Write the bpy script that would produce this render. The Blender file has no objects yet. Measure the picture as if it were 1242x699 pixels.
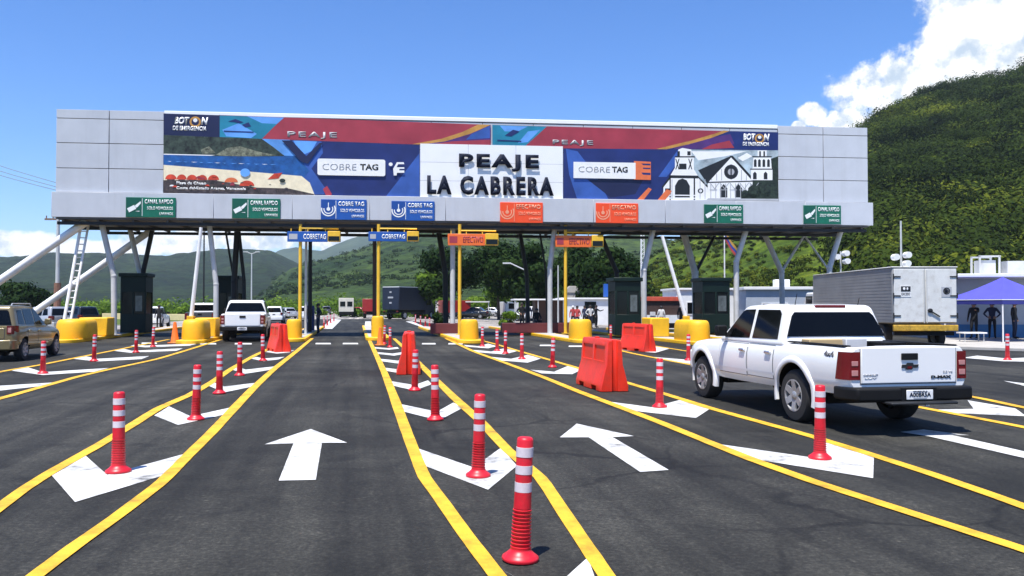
import bpy, bmesh, math, random
import numpy as np
from mathutils import Vector, Matrix

random.seed(7)
rng = np.random.default_rng(11)
R = math.radians
scene = bpy.context.scene
COL = scene.collection

# ------------------------------------------------------------------ camera geometry (photo measured in 1242 x 699)
CAM_H = 1.65
FPX = 1000.0
PITCH = math.atan(21.5 / FPX)

def ray(px, py):
    x, v = px - 621.0, 349.5 - py
    return Vector((x, FPX * math.cos(PITCH) - v * math.sin(PITCH), FPX * math.sin(PITCH) + v * math.cos(PITCH)))

def G(px, py, z=0.0):
    d = ray(px, py)
    t = (z - CAM_H) / d.z
    return Vector((d.x * t, d.y * t, z))

def W(px, py, Y):
    d = ray(px, py)
    t = Y / d.y
    return Vector((d.x * t, Y, CAM_H + d.z * t))

def GY(px, Y, z=0.0):          # ground point seen in column px at distance Y
    return Vector(((px - 621.0) / FPX * Y, Y, z))

ROAD = math.atan2(189, 1000)                       # the road runs 10.7 degrees left of the view
RD = Vector((-math.sin(ROAD), math.cos(ROAD), 0))  # road direction
RN = Vector((math.cos(ROAD), math.sin(ROAD), 0))   # road right-hand normal

# ------------------------------------------------------------------ tagging
def tag(o, label=None, cat=None, group=None, kind=None):
    if label: o['label'] = label
    if cat: o['category'] = cat
    if group: o['group'] = group
    if kind: o['kind'] = kind
    return o

def empty(name, loc=(0, 0, 0), rz=0.0, parent=None):
    o = bpy.data.objects.new(name, None)
    o.empty_display_size = 0.2
    COL.objects.link(o)
    o.location = loc
    o.rotation_euler = (0, 0, rz)
    if parent: o.parent = parent
    return o

def thing(name, label, cat, loc=(0, 0, 0), rz=0.0, group=None):
    return tag(empty(name, loc, rz), label, cat, group)

def copy_tree(o, parent=None):
    c = o.copy()
    COL.objects.link(c)
    if parent: c.parent = parent
    for ch in list(o.children):
        copy_tree(ch, c)
    return c

# ------------------------------------------------------------------ materials
MATS = {}
def nodes_of(name):
    m = bpy.data.materials.new(name)
    m.use_nodes = True
    nt = m.node_tree
    return m, nt, nt.nodes['Principled BSDF']

def N(nt, kind, **kw):
    n = nt.nodes.new(kind)
    for k, v in kw.items():
        if k.startswith('i_'):
            key = k[2:]
            n.inputs[int(key) if key.isdigit() else key.replace('_', ' ')].default_value = v
        else:
            setattr(n, k, v)
    return n

def mat(name, col, rough=0.5, metal=0.0, spec=0.5, var=0.10, scale=3.0, bump=0.0, bscale=40.0, coat=0.0, dirt=0.0, dirtcol=(0.12, 0.10, 0.08), rvar=0.06, streak=False):
    if name in MATS: return MATS[name]
    m, nt, b = nodes_of(name)
    tc = N(nt, 'ShaderNodeTexCoord')
    nz = N(nt, 'ShaderNodeTexNoise', i_Scale=scale, i_Detail=6.0, i_Roughness=0.6)
    nt.links.new(tc.outputs['Object'], nz.inputs['Vector'])
    c = Vector(col)
    mix = N(nt, 'ShaderNodeMix', data_type='RGBA')
    mix.inputs[6].default_value = (*[max(0, x * (1 - var)) for x in c], 1)
    mix.inputs[7].default_value = (*[min(1, x * (1 + var)) for x in c], 1)
    cm = N(nt, 'ShaderNodeMapRange'); cm.inputs[1].default_value = .32; cm.inputs[2].default_value = .68
    nt.links.new(nz.outputs['Fac'], cm.inputs[0]); nt.links.new(cm.outputs[0], mix.inputs[0])
    out = mix.outputs[2]
    if dirt > 0:
        n2 = N(nt, 'ShaderNodeTexNoise', i_Scale=scale * 2.3, i_Detail=8.0, i_Roughness=0.7)
        if streak:
            mps = N(nt, 'ShaderNodeMapping'); mps.inputs['Scale'].default_value = (1.6, 1.6, .10)
            nt.links.new(tc.outputs['Object'], mps.inputs['Vector']); nt.links.new(mps.outputs[0], n2.inputs['Vector'])
        else: nt.links.new(tc.outputs['Object'], n2.inputs['Vector'])
        mr = N(nt, 'ShaderNodeMapRange')
        mr.inputs[1].default_value = 0.5; mr.inputs[2].default_value = 0.75
        mr.inputs[3].default_value = 0.0; mr.inputs[4].default_value = dirt
        nt.links.new(n2.outputs['Fac'], mr.inputs[0])
        m2 = N(nt, 'ShaderNodeMix', data_type='RGBA')
        nt.links.new(mr.outputs[0], m2.inputs[0]); nt.links.new(out, m2.inputs[6])
        m2.inputs[7].default_value = (*dirtcol, 1)
        out = m2.outputs[2]
    nt.links.new(out, b.inputs['Base Color'])
    rr = N(nt, 'ShaderNodeMapRange')
    rr.inputs[3].default_value = max(0.02, rough - rvar); rr.inputs[4].default_value = min(1, rough + rvar)
    nt.links.new(nz.outputs['Fac'], rr.inputs[0]); nt.links.new(rr.outputs[0], b.inputs['Roughness'])
    b.inputs['Metallic'].default_value = metal
    b.inputs['Specular IOR Level'].default_value = spec
    b.inputs['Coat Weight'].default_value = coat
    if coat: b.inputs['Coat Roughness'].default_value = 0.08
    if bump > 0:
        nb = N(nt, 'ShaderNodeTexNoise', i_Scale=bscale, i_Detail=4.0)
        nt.links.new(tc.outputs['Object'], nb.inputs['Vector'])
        bp = N(nt, 'ShaderNodeBump', i_Strength=bump, i_Distance=0.02)
        nt.links.new(nb.outputs['Fac'], bp.inputs['Height']); nt.links.new(bp.outputs[0], b.inputs['Normal'])
    MATS[name] = m
    return m

def ramp(nt, stops):
    r = N(nt, 'ShaderNodeValToRGB')
    e = r.color_ramp.elements
    e[0].position, e[0].color = stops[0][0], (*stops[0][1], 1)
    e[1].position, e[1].color = stops[-1][0], (*stops[-1][1], 1)
    for p, c in stops[1:-1]:
        x = e.new(p); x.color = (*c, 1)
    return r

def asphalt_mat(name, dark, light, tracks=True):
    m, nt, b = nodes_of(name)
    L = nt.links.new
    tc = N(nt, 'ShaderNodeTexCoord')
    big = N(nt, 'ShaderNodeTexNoise', i_Scale=0.22, i_Detail=7.0, i_Roughness=0.62)
    L(tc.outputs['Object'], big.inputs['Vector'])
    r1 = ramp(nt, [(0.38, dark), (0.62, light)])
    L(big.outputs['Fac'], r1.inputs[0])
    # streaks stretched along the traffic direction
    mp = N(nt, 'ShaderNodeMapping'); mp.vector_type = 'TEXTURE'
    mp.inputs['Rotation'].default_value = (0, 0, ROAD); mp.inputs['Scale'].default_value = (0.55, 14.0, 1)
    L(tc.outputs['Object'], mp.inputs['Vector'])
    st = N(nt, 'ShaderNodeTexNoise', i_Scale=1.0, i_Detail=5.0, i_Roughness=0.6)
    L(mp.outputs[0], st.inputs['Vector'])
    rs = ramp(nt, [(0.38, (0.58, 0.58, 0.59)), (0.62, (1.34, 1.33, 1.31))])
    L(st.outputs['Fac'], rs.inputs[0])
    mu = N(nt, 'ShaderNodeMix', data_type='RGBA', blend_type='MULTIPLY'); mu.inputs[0].default_value = 1.0 if tracks else 0.4
    L(r1.outputs[0], mu.inputs[6]); L(rs.outputs[0], mu.inputs[7])
    # stone speckle
    sp = N(nt, 'ShaderNodeTexNoise', i_Scale=26.0, i_Detail=6.0, i_Roughness=0.85)
    L(tc.outputs['Object'], sp.inputs['Vector'])
    r2 = ramp(nt, [(0.34, (0.40, 0.40, 0.40)), (0.50, (0.95, 0.95, 0.95)), (0.66, (2.4, 2.37, 2.32))])
    L(sp.outputs['Fac'], r2.inputs[0])
    m2 = N(nt, 'ShaderNodeMix', data_type='RGBA', blend_type='MULTIPLY'); m2.inputs[0].default_value = 0.9
    L(mu.outputs[2], m2.inputs[6]); L(r2.outputs[0], m2.inputs[7])
    # oil stains and pale scuffs
    vo = N(nt, 'ShaderNodeTexNoise', i_Scale=1.9, i_Detail=11.0, i_Roughness=0.8, i_Distortion=0.8)
    L(tc.outputs['Object'], vo.inputs['Vector'])
    r3 = ramp(nt, [(0.36, (0.50, 0.50, 0.51)), (0.46, (0.92, 0.92, 0.92)), (0.56, (1.06, 1.06, 1.05)), (0.68, (2.1, 2.06, 2.0))])
    L(vo.outputs['Fac'], r3.inputs[0])
    m3 = N(nt, 'ShaderNodeMix', data_type='RGBA', blend_type='MULTIPLY'); m3.inputs[0].default_value = 0.8
    L(m2.outputs[2], m3.inputs[6]); L(r3.outputs[0], m3.inputs[7])
    vn = N(nt, 'ShaderNodeTexVoronoi', i_Scale=11.0); vn.feature = 'F1'; L(tc.outputs['Object'], vn.inputs['Vector'])
    pn = N(nt, 'ShaderNodeTexNoise', i_Scale=0.55, i_Detail=4.0); L(tc.outputs['Object'], pn.inputs['Vector'])
    rv = ramp(nt, [(0.0, (2.6, 2.55, 2.45)), (0.16, (1.35, 1.34, 1.32)), (0.30, (1, 1, 1))]); L(vn.outputs['Distance'], rv.inputs[0])
    rq = ramp(nt, [(0.48, (0, 0, 0)), (0.62, (1, 1, 1))]); L(pn.outputs['Fac'], rq.inputs[0])
    m4 = N(nt, 'ShaderNodeMix', data_type='RGBA', blend_type='MULTIPLY'); L(rq.outputs[0], m4.inputs[0])
    L(m3.outputs[2], m4.inputs[6]); L(rv.outputs[0], m4.inputs[7])
    # hairline cracks and sealed joints, only in some places
    wd = N(nt, 'ShaderNodeTexNoise', i_Scale=1.3, i_Detail=5.0); L(tc.outputs['Object'], wd.inputs['Vector'])
    wm = N(nt, 'ShaderNodeMix', data_type='RGBA', blend_type='ADD'); wm.inputs[0].default_value = 0.55
    L(tc.outputs['Object'], wm.inputs[6]); L(wd.outputs['Color'], wm.inputs[7])
    ve = N(nt, 'ShaderNodeTexVoronoi', i_Scale=0.42); ve.feature = 'DISTANCE_TO_EDGE'; L(wm.outputs[2], ve.inputs['Vector'])
    re_ = ramp(nt, [(0.0, (0.30, 0.30, 0.31)), (0.010, (0.45, 0.45, 0.46)), (0.016, (1, 1, 1))]); L(ve.outputs['Distance'], re_.inputs[0])
    pc = N(nt, 'ShaderNodeTexNoise', i_Scale=0.16, i_Detail=3.0); L(tc.outputs['Object'], pc.inputs['Vector'])
    rc = ramp(nt, [(0.47, (0, 0, 0)), (0.56, (.8, .8, .8))]); L(pc.outputs['Fac'], rc.inputs[0])
    m5 = N(nt, 'ShaderNodeMix', data_type='RGBA', blend_type='MULTIPLY'); L(rc.outputs[0], m5.inputs[0])
    L(m4.outputs[2], m5.inputs[6]); L(re_.outputs[0], m5.inputs[7])
    # drip stains
    vd = N(nt, 'ShaderNodeTexVoronoi', i_Scale=1.1); L(wm.outputs[2], vd.inputs['Vector'])
    rd = ramp(nt, [(0.0, (0.42, 0.42, 0.43)), (0.11, (0.6, 0.6, 0.61)), (0.19, (1, 1, 1))]); L(vd.outputs['Distance'], rd.inputs[0])
    m6 = N(nt, 'ShaderNodeMix', data_type='RGBA', blend_type='MULTIPLY'); m6.inputs[0].default_value = .7
    L(m5.outputs[2], m6.inputs[6]); L(rd.outputs[0], m6.inputs[7])
    L(m6.outputs[2], b.inputs['Base Color'])
    b.inputs['Roughness'].default_value = 0.82
    b.inputs['Specular IOR Level'].default_value = 0.3
    bp = N(nt, 'ShaderNodeBump', i_Strength=0.55, i_Distance=0.012)
    L(sp.outputs['Fac'], bp.inputs['Height']); L(bp.outputs[0], b.inputs['Normal'])
    return m

def paint_mat(name, col, under, wear=0.30):
    m, nt, b = nodes_of(name)
    L = nt.links.new
    tc = N(nt, 'ShaderNodeTexCoord')
    a = N(nt, 'ShaderNodeTexNoise', i_Scale=2.2, i_Detail=10.0, i_Roughness=0.72)
    L(tc.outputs['Object'], a.inputs['Vector'])
    r = ramp(nt, [(wear - 0.05, under), (wear + 0.03, tuple(x * 0.66 for x in col)), (0.55, col)])
    L(a.outputs['Fac'], r.inputs[0])
    sp = N(nt, 'ShaderNodeTexNoise', i_Scale=70.0, i_Detail=2.0)
    L(tc.outputs['Object'], sp.inputs['Vector'])
    r2 = ramp(nt, [(0.30, (0.80, 0.80, 0.78)), (0.5, (1, 1, 1))])
    L(sp.outputs['Fac'], r2.inputs[0])
    mu = N(nt, 'ShaderNodeMix', data_type='RGBA', blend_type='MULTIPLY'); mu.inputs[0].default_value = 0.6
    L(r.outputs[0], mu.inputs[6]); L(r2.outputs[0], mu.inputs[7])
    L(mu.outputs[2], b.inputs['Base Color'])
    b.inputs['Roughness'].default_value = 0.7
    bp = N(nt, 'ShaderNodeBump', i_Strength=0.25, i_Distance=0.006)
    L(sp.outputs['Fac'], bp.inputs['Height']); L(bp.outputs[0], b.inputs['Normal'])
    return m

def leaf_mat(name, dark, mid, light, trans=0.25, rnd=0.40):
    m, nt, b = nodes_of(name)
    L = nt.links.new
    ge = N(nt, 'ShaderNodeNewGeometry')
    at = N(nt, 'ShaderNodeAttribute'); at.attribute_name = 'tone'
    ad = N(nt, 'ShaderNodeMath', operation='MULTIPLY_ADD'); ad.inputs[1].default_value = rnd
    L(ge.outputs['Random Per Island'], ad.inputs[0]); L(at.outputs['Fac'], ad.inputs[2])
    r = ramp(nt, [(0.0, dark), (0.5, mid), (1.0, light)])
    L(ad.outputs[0], r.inputs[0])
    L(r.outputs[0], b.inputs['Base Color'])
    b.inputs['Roughness'].default_value = 0.8
    b.inputs['Specular IOR Level'].default_value = 0.08
    tr = N(nt, 'ShaderNodeBsdfTranslucent')
    L(r.outputs[0], tr.inputs['Color'])
    mx = N(nt, 'ShaderNodeMixShader'); mx.inputs[0].default_value = trans
    out = nt.nodes['Material Output']
    L(b.outputs[0], mx.inputs[1]); L(tr.outputs[0], mx.inputs[2]); L(mx.outputs[0], out.inputs['Surface'])
    return m

def land_mat(name, stops, scale, stops2=None, scale2=None, bump=0.0, bscale=0.3, bdist=2.0):
    m, nt, b = nodes_of(name)
    L = nt.links.new
    tc = N(nt, 'ShaderNodeTexCoord')
    a = N(nt, 'ShaderNodeTexNoise', i_Scale=scale, i_Detail=9.0, i_Roughness=0.68)
    L(tc.outputs['Object'], a.inputs['Vector'])
    r = ramp(nt, stops)
    L(a.outputs['Fac'], r.inputs[0])
    out = r.outputs[0]
    if stops2:
        c = N(nt, 'ShaderNodeTexNoise', i_Scale=scale2, i_Detail=6.0, i_Roughness=0.7)
        L(tc.outputs['Object'], c.inputs['Vector'])
        r2 = ramp(nt, stops2)
        L(c.outputs['Fac'], r2.inputs[0])
        mu = N(nt, 'ShaderNodeMix', data_type='RGBA', blend_type='MULTIPLY'); mu.inputs[0].default_value = 1.0
        L(out, mu.inputs[6]); L(r2.outputs[0], mu.inputs[7])
        out = mu.outputs[2]
    L(out, b.inputs['Base Color'])
    b.inputs['Roughness'].default_value = 0.9
    b.inputs['Specular IOR Level'].default_value = 0.15
    if bump:
        nb = N(nt, 'ShaderNodeTexNoise', i_Scale=bscale, i_Detail=6.0, i_Roughness=0.7)
        L(tc.outputs['Object'], nb.inputs['Vector'])
        bp = N(nt, 'ShaderNodeBump', i_Strength=bump, i_Distance=bdist)
        L(nb.outputs['Fac'], bp.inputs['Height']); L(bp.outputs[0], b.inputs['Normal'])
    return m

ASPH = (0.040, 0.040, 0.042)
M_asphalt = asphalt_mat('asphalt', (0.0145, 0.0143, 0.0122), (0.0365, 0.0358, 0.0308))
M_pale_road = asphalt_mat('pale_asphalt', (0.20, 0.185, 0.17), (0.34, 0.32, 0.295))
M_white_line = paint_mat('white_road_paint', (0.60, 0.60, 0.585), (0.13, 0.13, 0.125), 0.375)
M_yellow_line = paint_mat('yellow_road_paint', (0.74, 0.41, 0.02), (0.17, 0.11, 0.045), 0.365)
M_yellow = mat('yellow_concrete_paint', (0.82, 0.45, 0.008), 0.55, var=0.10, scale=1.5, dirt=0.35, dirtcol=(0.35, 0.20, 0.03), bump=0.15, bscale=25)
M_yellow_metal = mat('yellow_metal', (0.80, 0.48, 0.03), 0.45, var=0.08, dirt=0.25, dirtcol=(0.35, 0.22, 0.05))
M_orange = mat('orange_plastic', (0.80, 0.16, 0.012), 0.5, var=0.08)
M_red = mat('red_plastic', (0.60, 0.010, 0.022), 0.42, var=0.18, scale=5, dirt=0.55, dirtcol=(0.24, 0.035, 0.035))
M_redbar = mat('red_barrier_plastic', (0.76, 0.030, 0.010), 0.38, var=0.14, scale=2.2, dirt=0.55, dirtcol=(0.36, 0.06, 0.04), bump=0.08, bscale=8)
M_reflect = mat('white_reflective_band', (0.64, 0.57, 0.60), 0.35, var=0.06, scale=20, dirt=0.3, dirtcol=(0.5, 0.42, 0.42))
M_panel = mat('grey_white_cladding', (0.50, 0.52, 0.56), 0.42, var=0.06, scale=0.8, streak=True, dirt=0.45, dirtcol=(0.42, 0.43, 0.45))
M_panel_white = mat('white_cladding', (0.84, 0.85, 0.86), 0.4, var=0.03, scale=0.5, dirt=0.08, dirtcol=(0.6, 0.6, 0.6))
M_seam = mat('dark_seam', (0.10, 0.10, 0.11), 0.7)
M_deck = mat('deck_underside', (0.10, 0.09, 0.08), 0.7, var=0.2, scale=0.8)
M_steel = mat('pale_grey_steel', (0.52, 0.53, 0.53), 0.45, var=0.12, scale=1.2, dirt=0.3, dirtcol=(0.25, 0.22, 0.19))
M_white_steel = mat('white_steel', (0.80, 0.80, 0.79), 0.4, var=0.06, dirt=0.2, dirtcol=(0.5, 0.45, 0.4))
M_dark_steel = mat('dark_steel', (0.018, 0.020, 0.023), 0.55, spec=.3, var=0.2)
M_booth = mat('dark_green_metal', (0.003, 0.014, 0.011), 0.5, spec=.25, var=0.15)
M_glass = mat('dark_glass', (0.003, 0.0035, 0.004), 0.05, spec=0.22, var=0.1, rvar=.01)
M_glass_dull = mat('grey_glass', (0.006, 0.009, 0.010), 0.15, spec=0.25, var=0.2)
M_black = mat('black_plastic', (0.006, 0.006, 0.0065), 0.6, var=0.2, spec=.22)
M_tyre = mat('tyre_rubber', (0.018, 0.018, 0.019), 0.85, var=0.25, scale=8)
M_rim = mat('alloy_silver', (0.36, 0.365, 0.375), 0.42, metal=0.5, var=0.08)
M_chrome = mat('chrome', (0.75, 0.76, 0.78), 0.34, metal=1.0, var=0.04)
M_white_car = mat('white_car_paint', (0.80, 0.80, 0.79), 0.30, var=0.012, scale=.6, coat=0.6, rvar=.01)
M_tan_car = mat('tan_car_paint', (0.19, 0.15, 0.07), 0.3, metal=0.25, var=0.05, coat=0.6)
M_silver_car = mat('silver_car_paint', (0.48, 0.49, 0.50), 0.3, metal=0.4, var=0.05, coat=0.5)
M_black_car = mat('black_car_paint', (0.012, 0.013, 0.015), 0.25, var=0.1, coat=0.6)
M_grey_car = mat('dark_grey_car_paint', (0.10, 0.105, 0.115), 0.3, metal=0.3, var=0.1, coat=0.5)
M_red_car = mat('red_car_paint', (0.30, 0.015, 0.015), 0.35, var=0.15, coat=0.3)
M_taillight = mat('red_tail_lens', (0.13, 0.003, 0.006), 0.15, var=0.2, spec=0.7)
M_clear = mat('clear_lens', (0.75, 0.74, 0.74), 0.15, var=0.08, spec=0.7)
M_plate = mat('white_plate', (0.75, 0.75, 0.74), 0.4, var=0.05)
M_navy = mat('navy_print', (0.010, 0.022, 0.13), 0.45, var=0.28, scale=0.6)
M_navy_dark = mat('dark_navy_print', (0.008, 0.012, 0.06), 0.45, var=0.15, scale=0.6)
M_blue_print = mat('mid_blue_print', (0.035, 0.10, 0.38), 0.45, var=0.28, scale=0.6)
M_sky_print = mat('sky_blue_print', (0.12, 0.34, 0.78), 0.45, var=0.28, scale=0.6)
M_teal_print = mat('teal_print', (0.012, 0.21, 0.33), 0.45, var=0.22, scale=0.8)
M_red_print = mat('crimson_print', (0.34, 0.035, 0.055), 0.45, var=0.18, scale=0.7)
M_gold_print = mat('gold_print', (0.48, 0.24, 0.05), 0.45, var=0.25, scale=2)
M_purple_print = mat('purple_print', (0.075, 0.025, 0.15), 0.45, var=0.3, scale=1)
M_sand_print = mat('sand_print', (0.84, 0.74, 0.52), 0.5, var=0.10, scale=3, dirt=.2, dirtcol=(.62, .48, .28))
M_hill_print = mat('dark_headland_print', (0.026, 0.040, 0.028), 0.5, var=0.95, scale=4.5, dirt=.4, dirtcol=(.06, .075, .045))
M_rock_print = mat('rock_print', (0.14, 0.15, 0.10), 0.5, var=0.9, scale=6, dirt=.5, dirtcol=(.35, .34, .27))
M_sea_print = mat('sea_print', (0.010, 0.085, 0.30), 0.45, var=0.4, scale=2.2, dirt=.3, dirtcol=(.03, .18, .36))
M_shade_print = mat('beach_shade_print', (0.05, 0.038, 0.038), 0.5, var=0.8, scale=5, dirt=.5, dirtcol=(.25, .15, .10))
M_umbrella_print = mat('beach_umbrella_print', (0.58, 0.055, 0.02), 0.5, var=0.3, scale=3)
M_cloud_print = mat('grey_sky_print', (0.34, 0.42, 0.46), 0.5, var=0.5, scale=1.4, dirt=.5, dirtcol=(.62, .66, .68))
M_white_print = mat('white_print', (0.83, 0.83, 0.82), 0.45, var=0.03)
M_black_print = mat('black_print', (0.012, 0.013, 0.014), 0.45, var=0.2)
M_tree_print = mat('dark_green_print', (0.014, 0.024, 0.014), 0.5, var=0.9, scale=7, dirt=.5, dirtcol=(.07, .10, .05))
M_orange_print = mat('orange_print', (0.72, 0.16, 0.05), 0.45, var=0.1)
M_grey_print = mat('grey_print', (0.40, 0.41, 0.43), 0.45, var=0.1)
M_green_sign = mat('green_sign_face', (0.004, 0.13, 0.075), 0.4, var=0.1)
M_green_sign2 = mat('dark_green_sign_face', (0.002, 0.085, 0.05), 0.4, var=0.1)
M_blue_sign = mat('blue_sign_face', (0.012, 0.085, 0.36), 0.4, var=0.08)
M_blue_sign2 = mat('dark_blue_sign_face', (0.008, 0.06, 0.28), 0.4, var=0.08)
M_orange_sign = mat('orange_sign_face', (0.85, 0.075, 0.012), 0.4, var=0.05)
M_orange_board = mat('orange_board_face', (0.80, 0.15, 0.025), 0.4, var=0.08)
M_sign_text = mat('sign_lettering', (0.80, 0.82, 0.80), 0.4, var=0.04)
M_soft_text = mat('pale_orange_lettering', (0.84, 0.34, 0.20), 0.4, var=0.04)
M_letter = mat('dark_navy_letter', (0.006, 0.010, 0.026), 0.7, var=0.1, spec=.2)
M_white_wall = mat('white_render', (0.72, 0.73, 0.74), 0.75, var=0.07, scale=1, dirt=0.2, dirtcol=(0.5, 0.47, 0.42))
M_grey_wall = mat('blue_grey_render', (0.36, 0.40, 0.46), 0.75, var=0.08, scale=1, dirt=0.2, dirtcol=(0.3, 0.3, 0.3))
M_blue_wall = mat('blue_render', (0.05, 0.17, 0.36), 0.7, var=0.1, scale=1)
M_roof_white = mat('white_sheet_roof', (0.78, 0.78, 0.78), 0.5, var=0.05)
M_red_roof = mat('red_sheet_roof', (0.55, 0.085, 0.045), 0.55, var=0.15)
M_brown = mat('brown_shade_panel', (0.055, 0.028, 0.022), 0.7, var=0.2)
M_maroon = mat('maroon_paint', (0.12, 0.018, 0.018), 0.6, var=0.2, scale=2)
M_tent = mat('blue_violet_canvas', (0.075, 0.075, 0.46), 0.7, var=0.08, scale=2, bump=0.1, bscale=6)
M_tent_dark = mat('dark_blue_canvas', (0.03, 0.035, 0.22), 0.7, var=0.08, scale=2)
M_concrete = mat('pale_concrete', (0.40, 0.38, 0.35), 0.85, var=0.12, scale=1.5, bump=0.2)
M_box_side = mat('grey_corrugated_metal', (0.24, 0.245, 0.25), 0.55, var=0.12, scale=1)
M_box_rear = mat('white_box_doors', (0.66, 0.66, 0.63), 0.5, var=0.08, scale=2, dirt=0.55, dirtcol=(0.40, 0.36, 0.30))
M_navy_box = mat('navy_cargo_box', (0.010, 0.016, 0.035), 0.5, var=0.2)
M_wood = mat('weathered_wood', (0.20, 0.13, 0.09), 0.85, var=0.25, scale=4)
M_bark = mat('tree_bark', (0.06, 0.045, 0.03), 0.9, var=0.3, scale=3)
M_skin = mat('brown_skin', (0.24, 0.13, 0.085), 0.55, var=0.08)
M_hair = mat('dark_hair', (0.010, 0.008, 0.007), 0.6)
M_cl_black = mat('black_cloth', (0.012, 0.013, 0.016), 0.85, var=0.2)
M_cl_navy = mat('navy_cloth', (0.015, 0.022, 0.055), 0.85, var=0.2)
M_cl_white = mat('pale_cloth', (0.60, 0.60, 0.60), 0.85, var=0.1)
M_cl_red = mat('red_cloth', (0.40, 0.05, 0.05), 0.85, var=0.1)
M_flag_y = mat('flag_yellow', (0.45, 0.26, 0.05), 0.8)
M_flag_b = mat('flag_blue', (0.02, 0.05, 0.30), 0.8)
M_flag_r = mat('flag_red', (0.38, 0.05, 0.05), 0.8)
M_cable = mat('grey_cable', (0.18, 0.19, 0.21), 0.6)
M_leaf_hill = leaf_mat('hill_foliage', (0.004, 0.010, 0.001), (0.029, 0.050, 0.004), (0.120, 0.140, 0.010), .18, .08)
M_leaf_dark = leaf_mat('dark_foliage', (0.005, 0.014, 0.004), (0.014, 0.034, 0.007), (0.040, 0.070, 0.012), 0.15)
M_leaf_mid = leaf_mat('hill_tree_foliage', (0.008, 0.020, 0.004), (0.022, 0.046, 0.007), (0.06, 0.09, 0.012), 0.15)
M_leaf_green = leaf_mat('bright_foliage', (0.040, 0.085, 0.008), (0.105, 0.185, 0.018), (0.19, 0.26, 0.035))
M_ground = land_mat('grassy_ground', [(0.30, (0.045, 0.085, 0.012)), (0.50, (0.075, 0.12, 0.02)), (0.72, (0.16, 0.14, 0.06))], 0.05,
                    [(0.3, (0.6, 0.6, 0.6)), (0.7, (1.3, 1.3, 1.3))], 1.5)
M_hill = land_mat('grassy_hill', [(0.34, (0.024, 0.052, 0.004)), (0.52, (0.075, 0.115, 0.006)), (0.66, (0.125, 0.150, 0.010))], 0.05,
                  [(0.35, (0.35, 0.40, 0.35)), (0.62, (1.2, 1.2, 1.1))], 0.35, 0.6, 0.4, 1.5)
M_far_hill = land_mat('wooded_far_hill', [(0.36, (0.009, 0.022, 0.008)), (0.62, (0.026, 0.046, 0.012))], 0.012,
                      [(0.42, (0.35, 0.38, 0.36)), (0.56, (1.15, 1.15, 1.1))], 0.10, 1.0, 0.09, 9.0)
M_mid_hill = land_mat('green_mid_hill', [(0.36, (0.018, 0.042, 0.010)), (0.62, (0.062, 0.100, 0.016))], 0.008,
                      [(0.42, (0.36, 0.42, 0.38)), (0.58, (1.2, 1.2, 1.1))], 0.11, 1.0, 0.10, 7.0)
M_mountain = land_mat('far_mountain', [(0.3, (0.03, 0.05, 0.03)), (0.7, (0.06, 0.085, 0.05))], 0.004,
                      [(0.4, (0.7, 0.75, 0.8)), (0.6, (1.1, 1.1, 1.1))], 0.02, 0.6, 0.02, 12.0)

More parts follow.
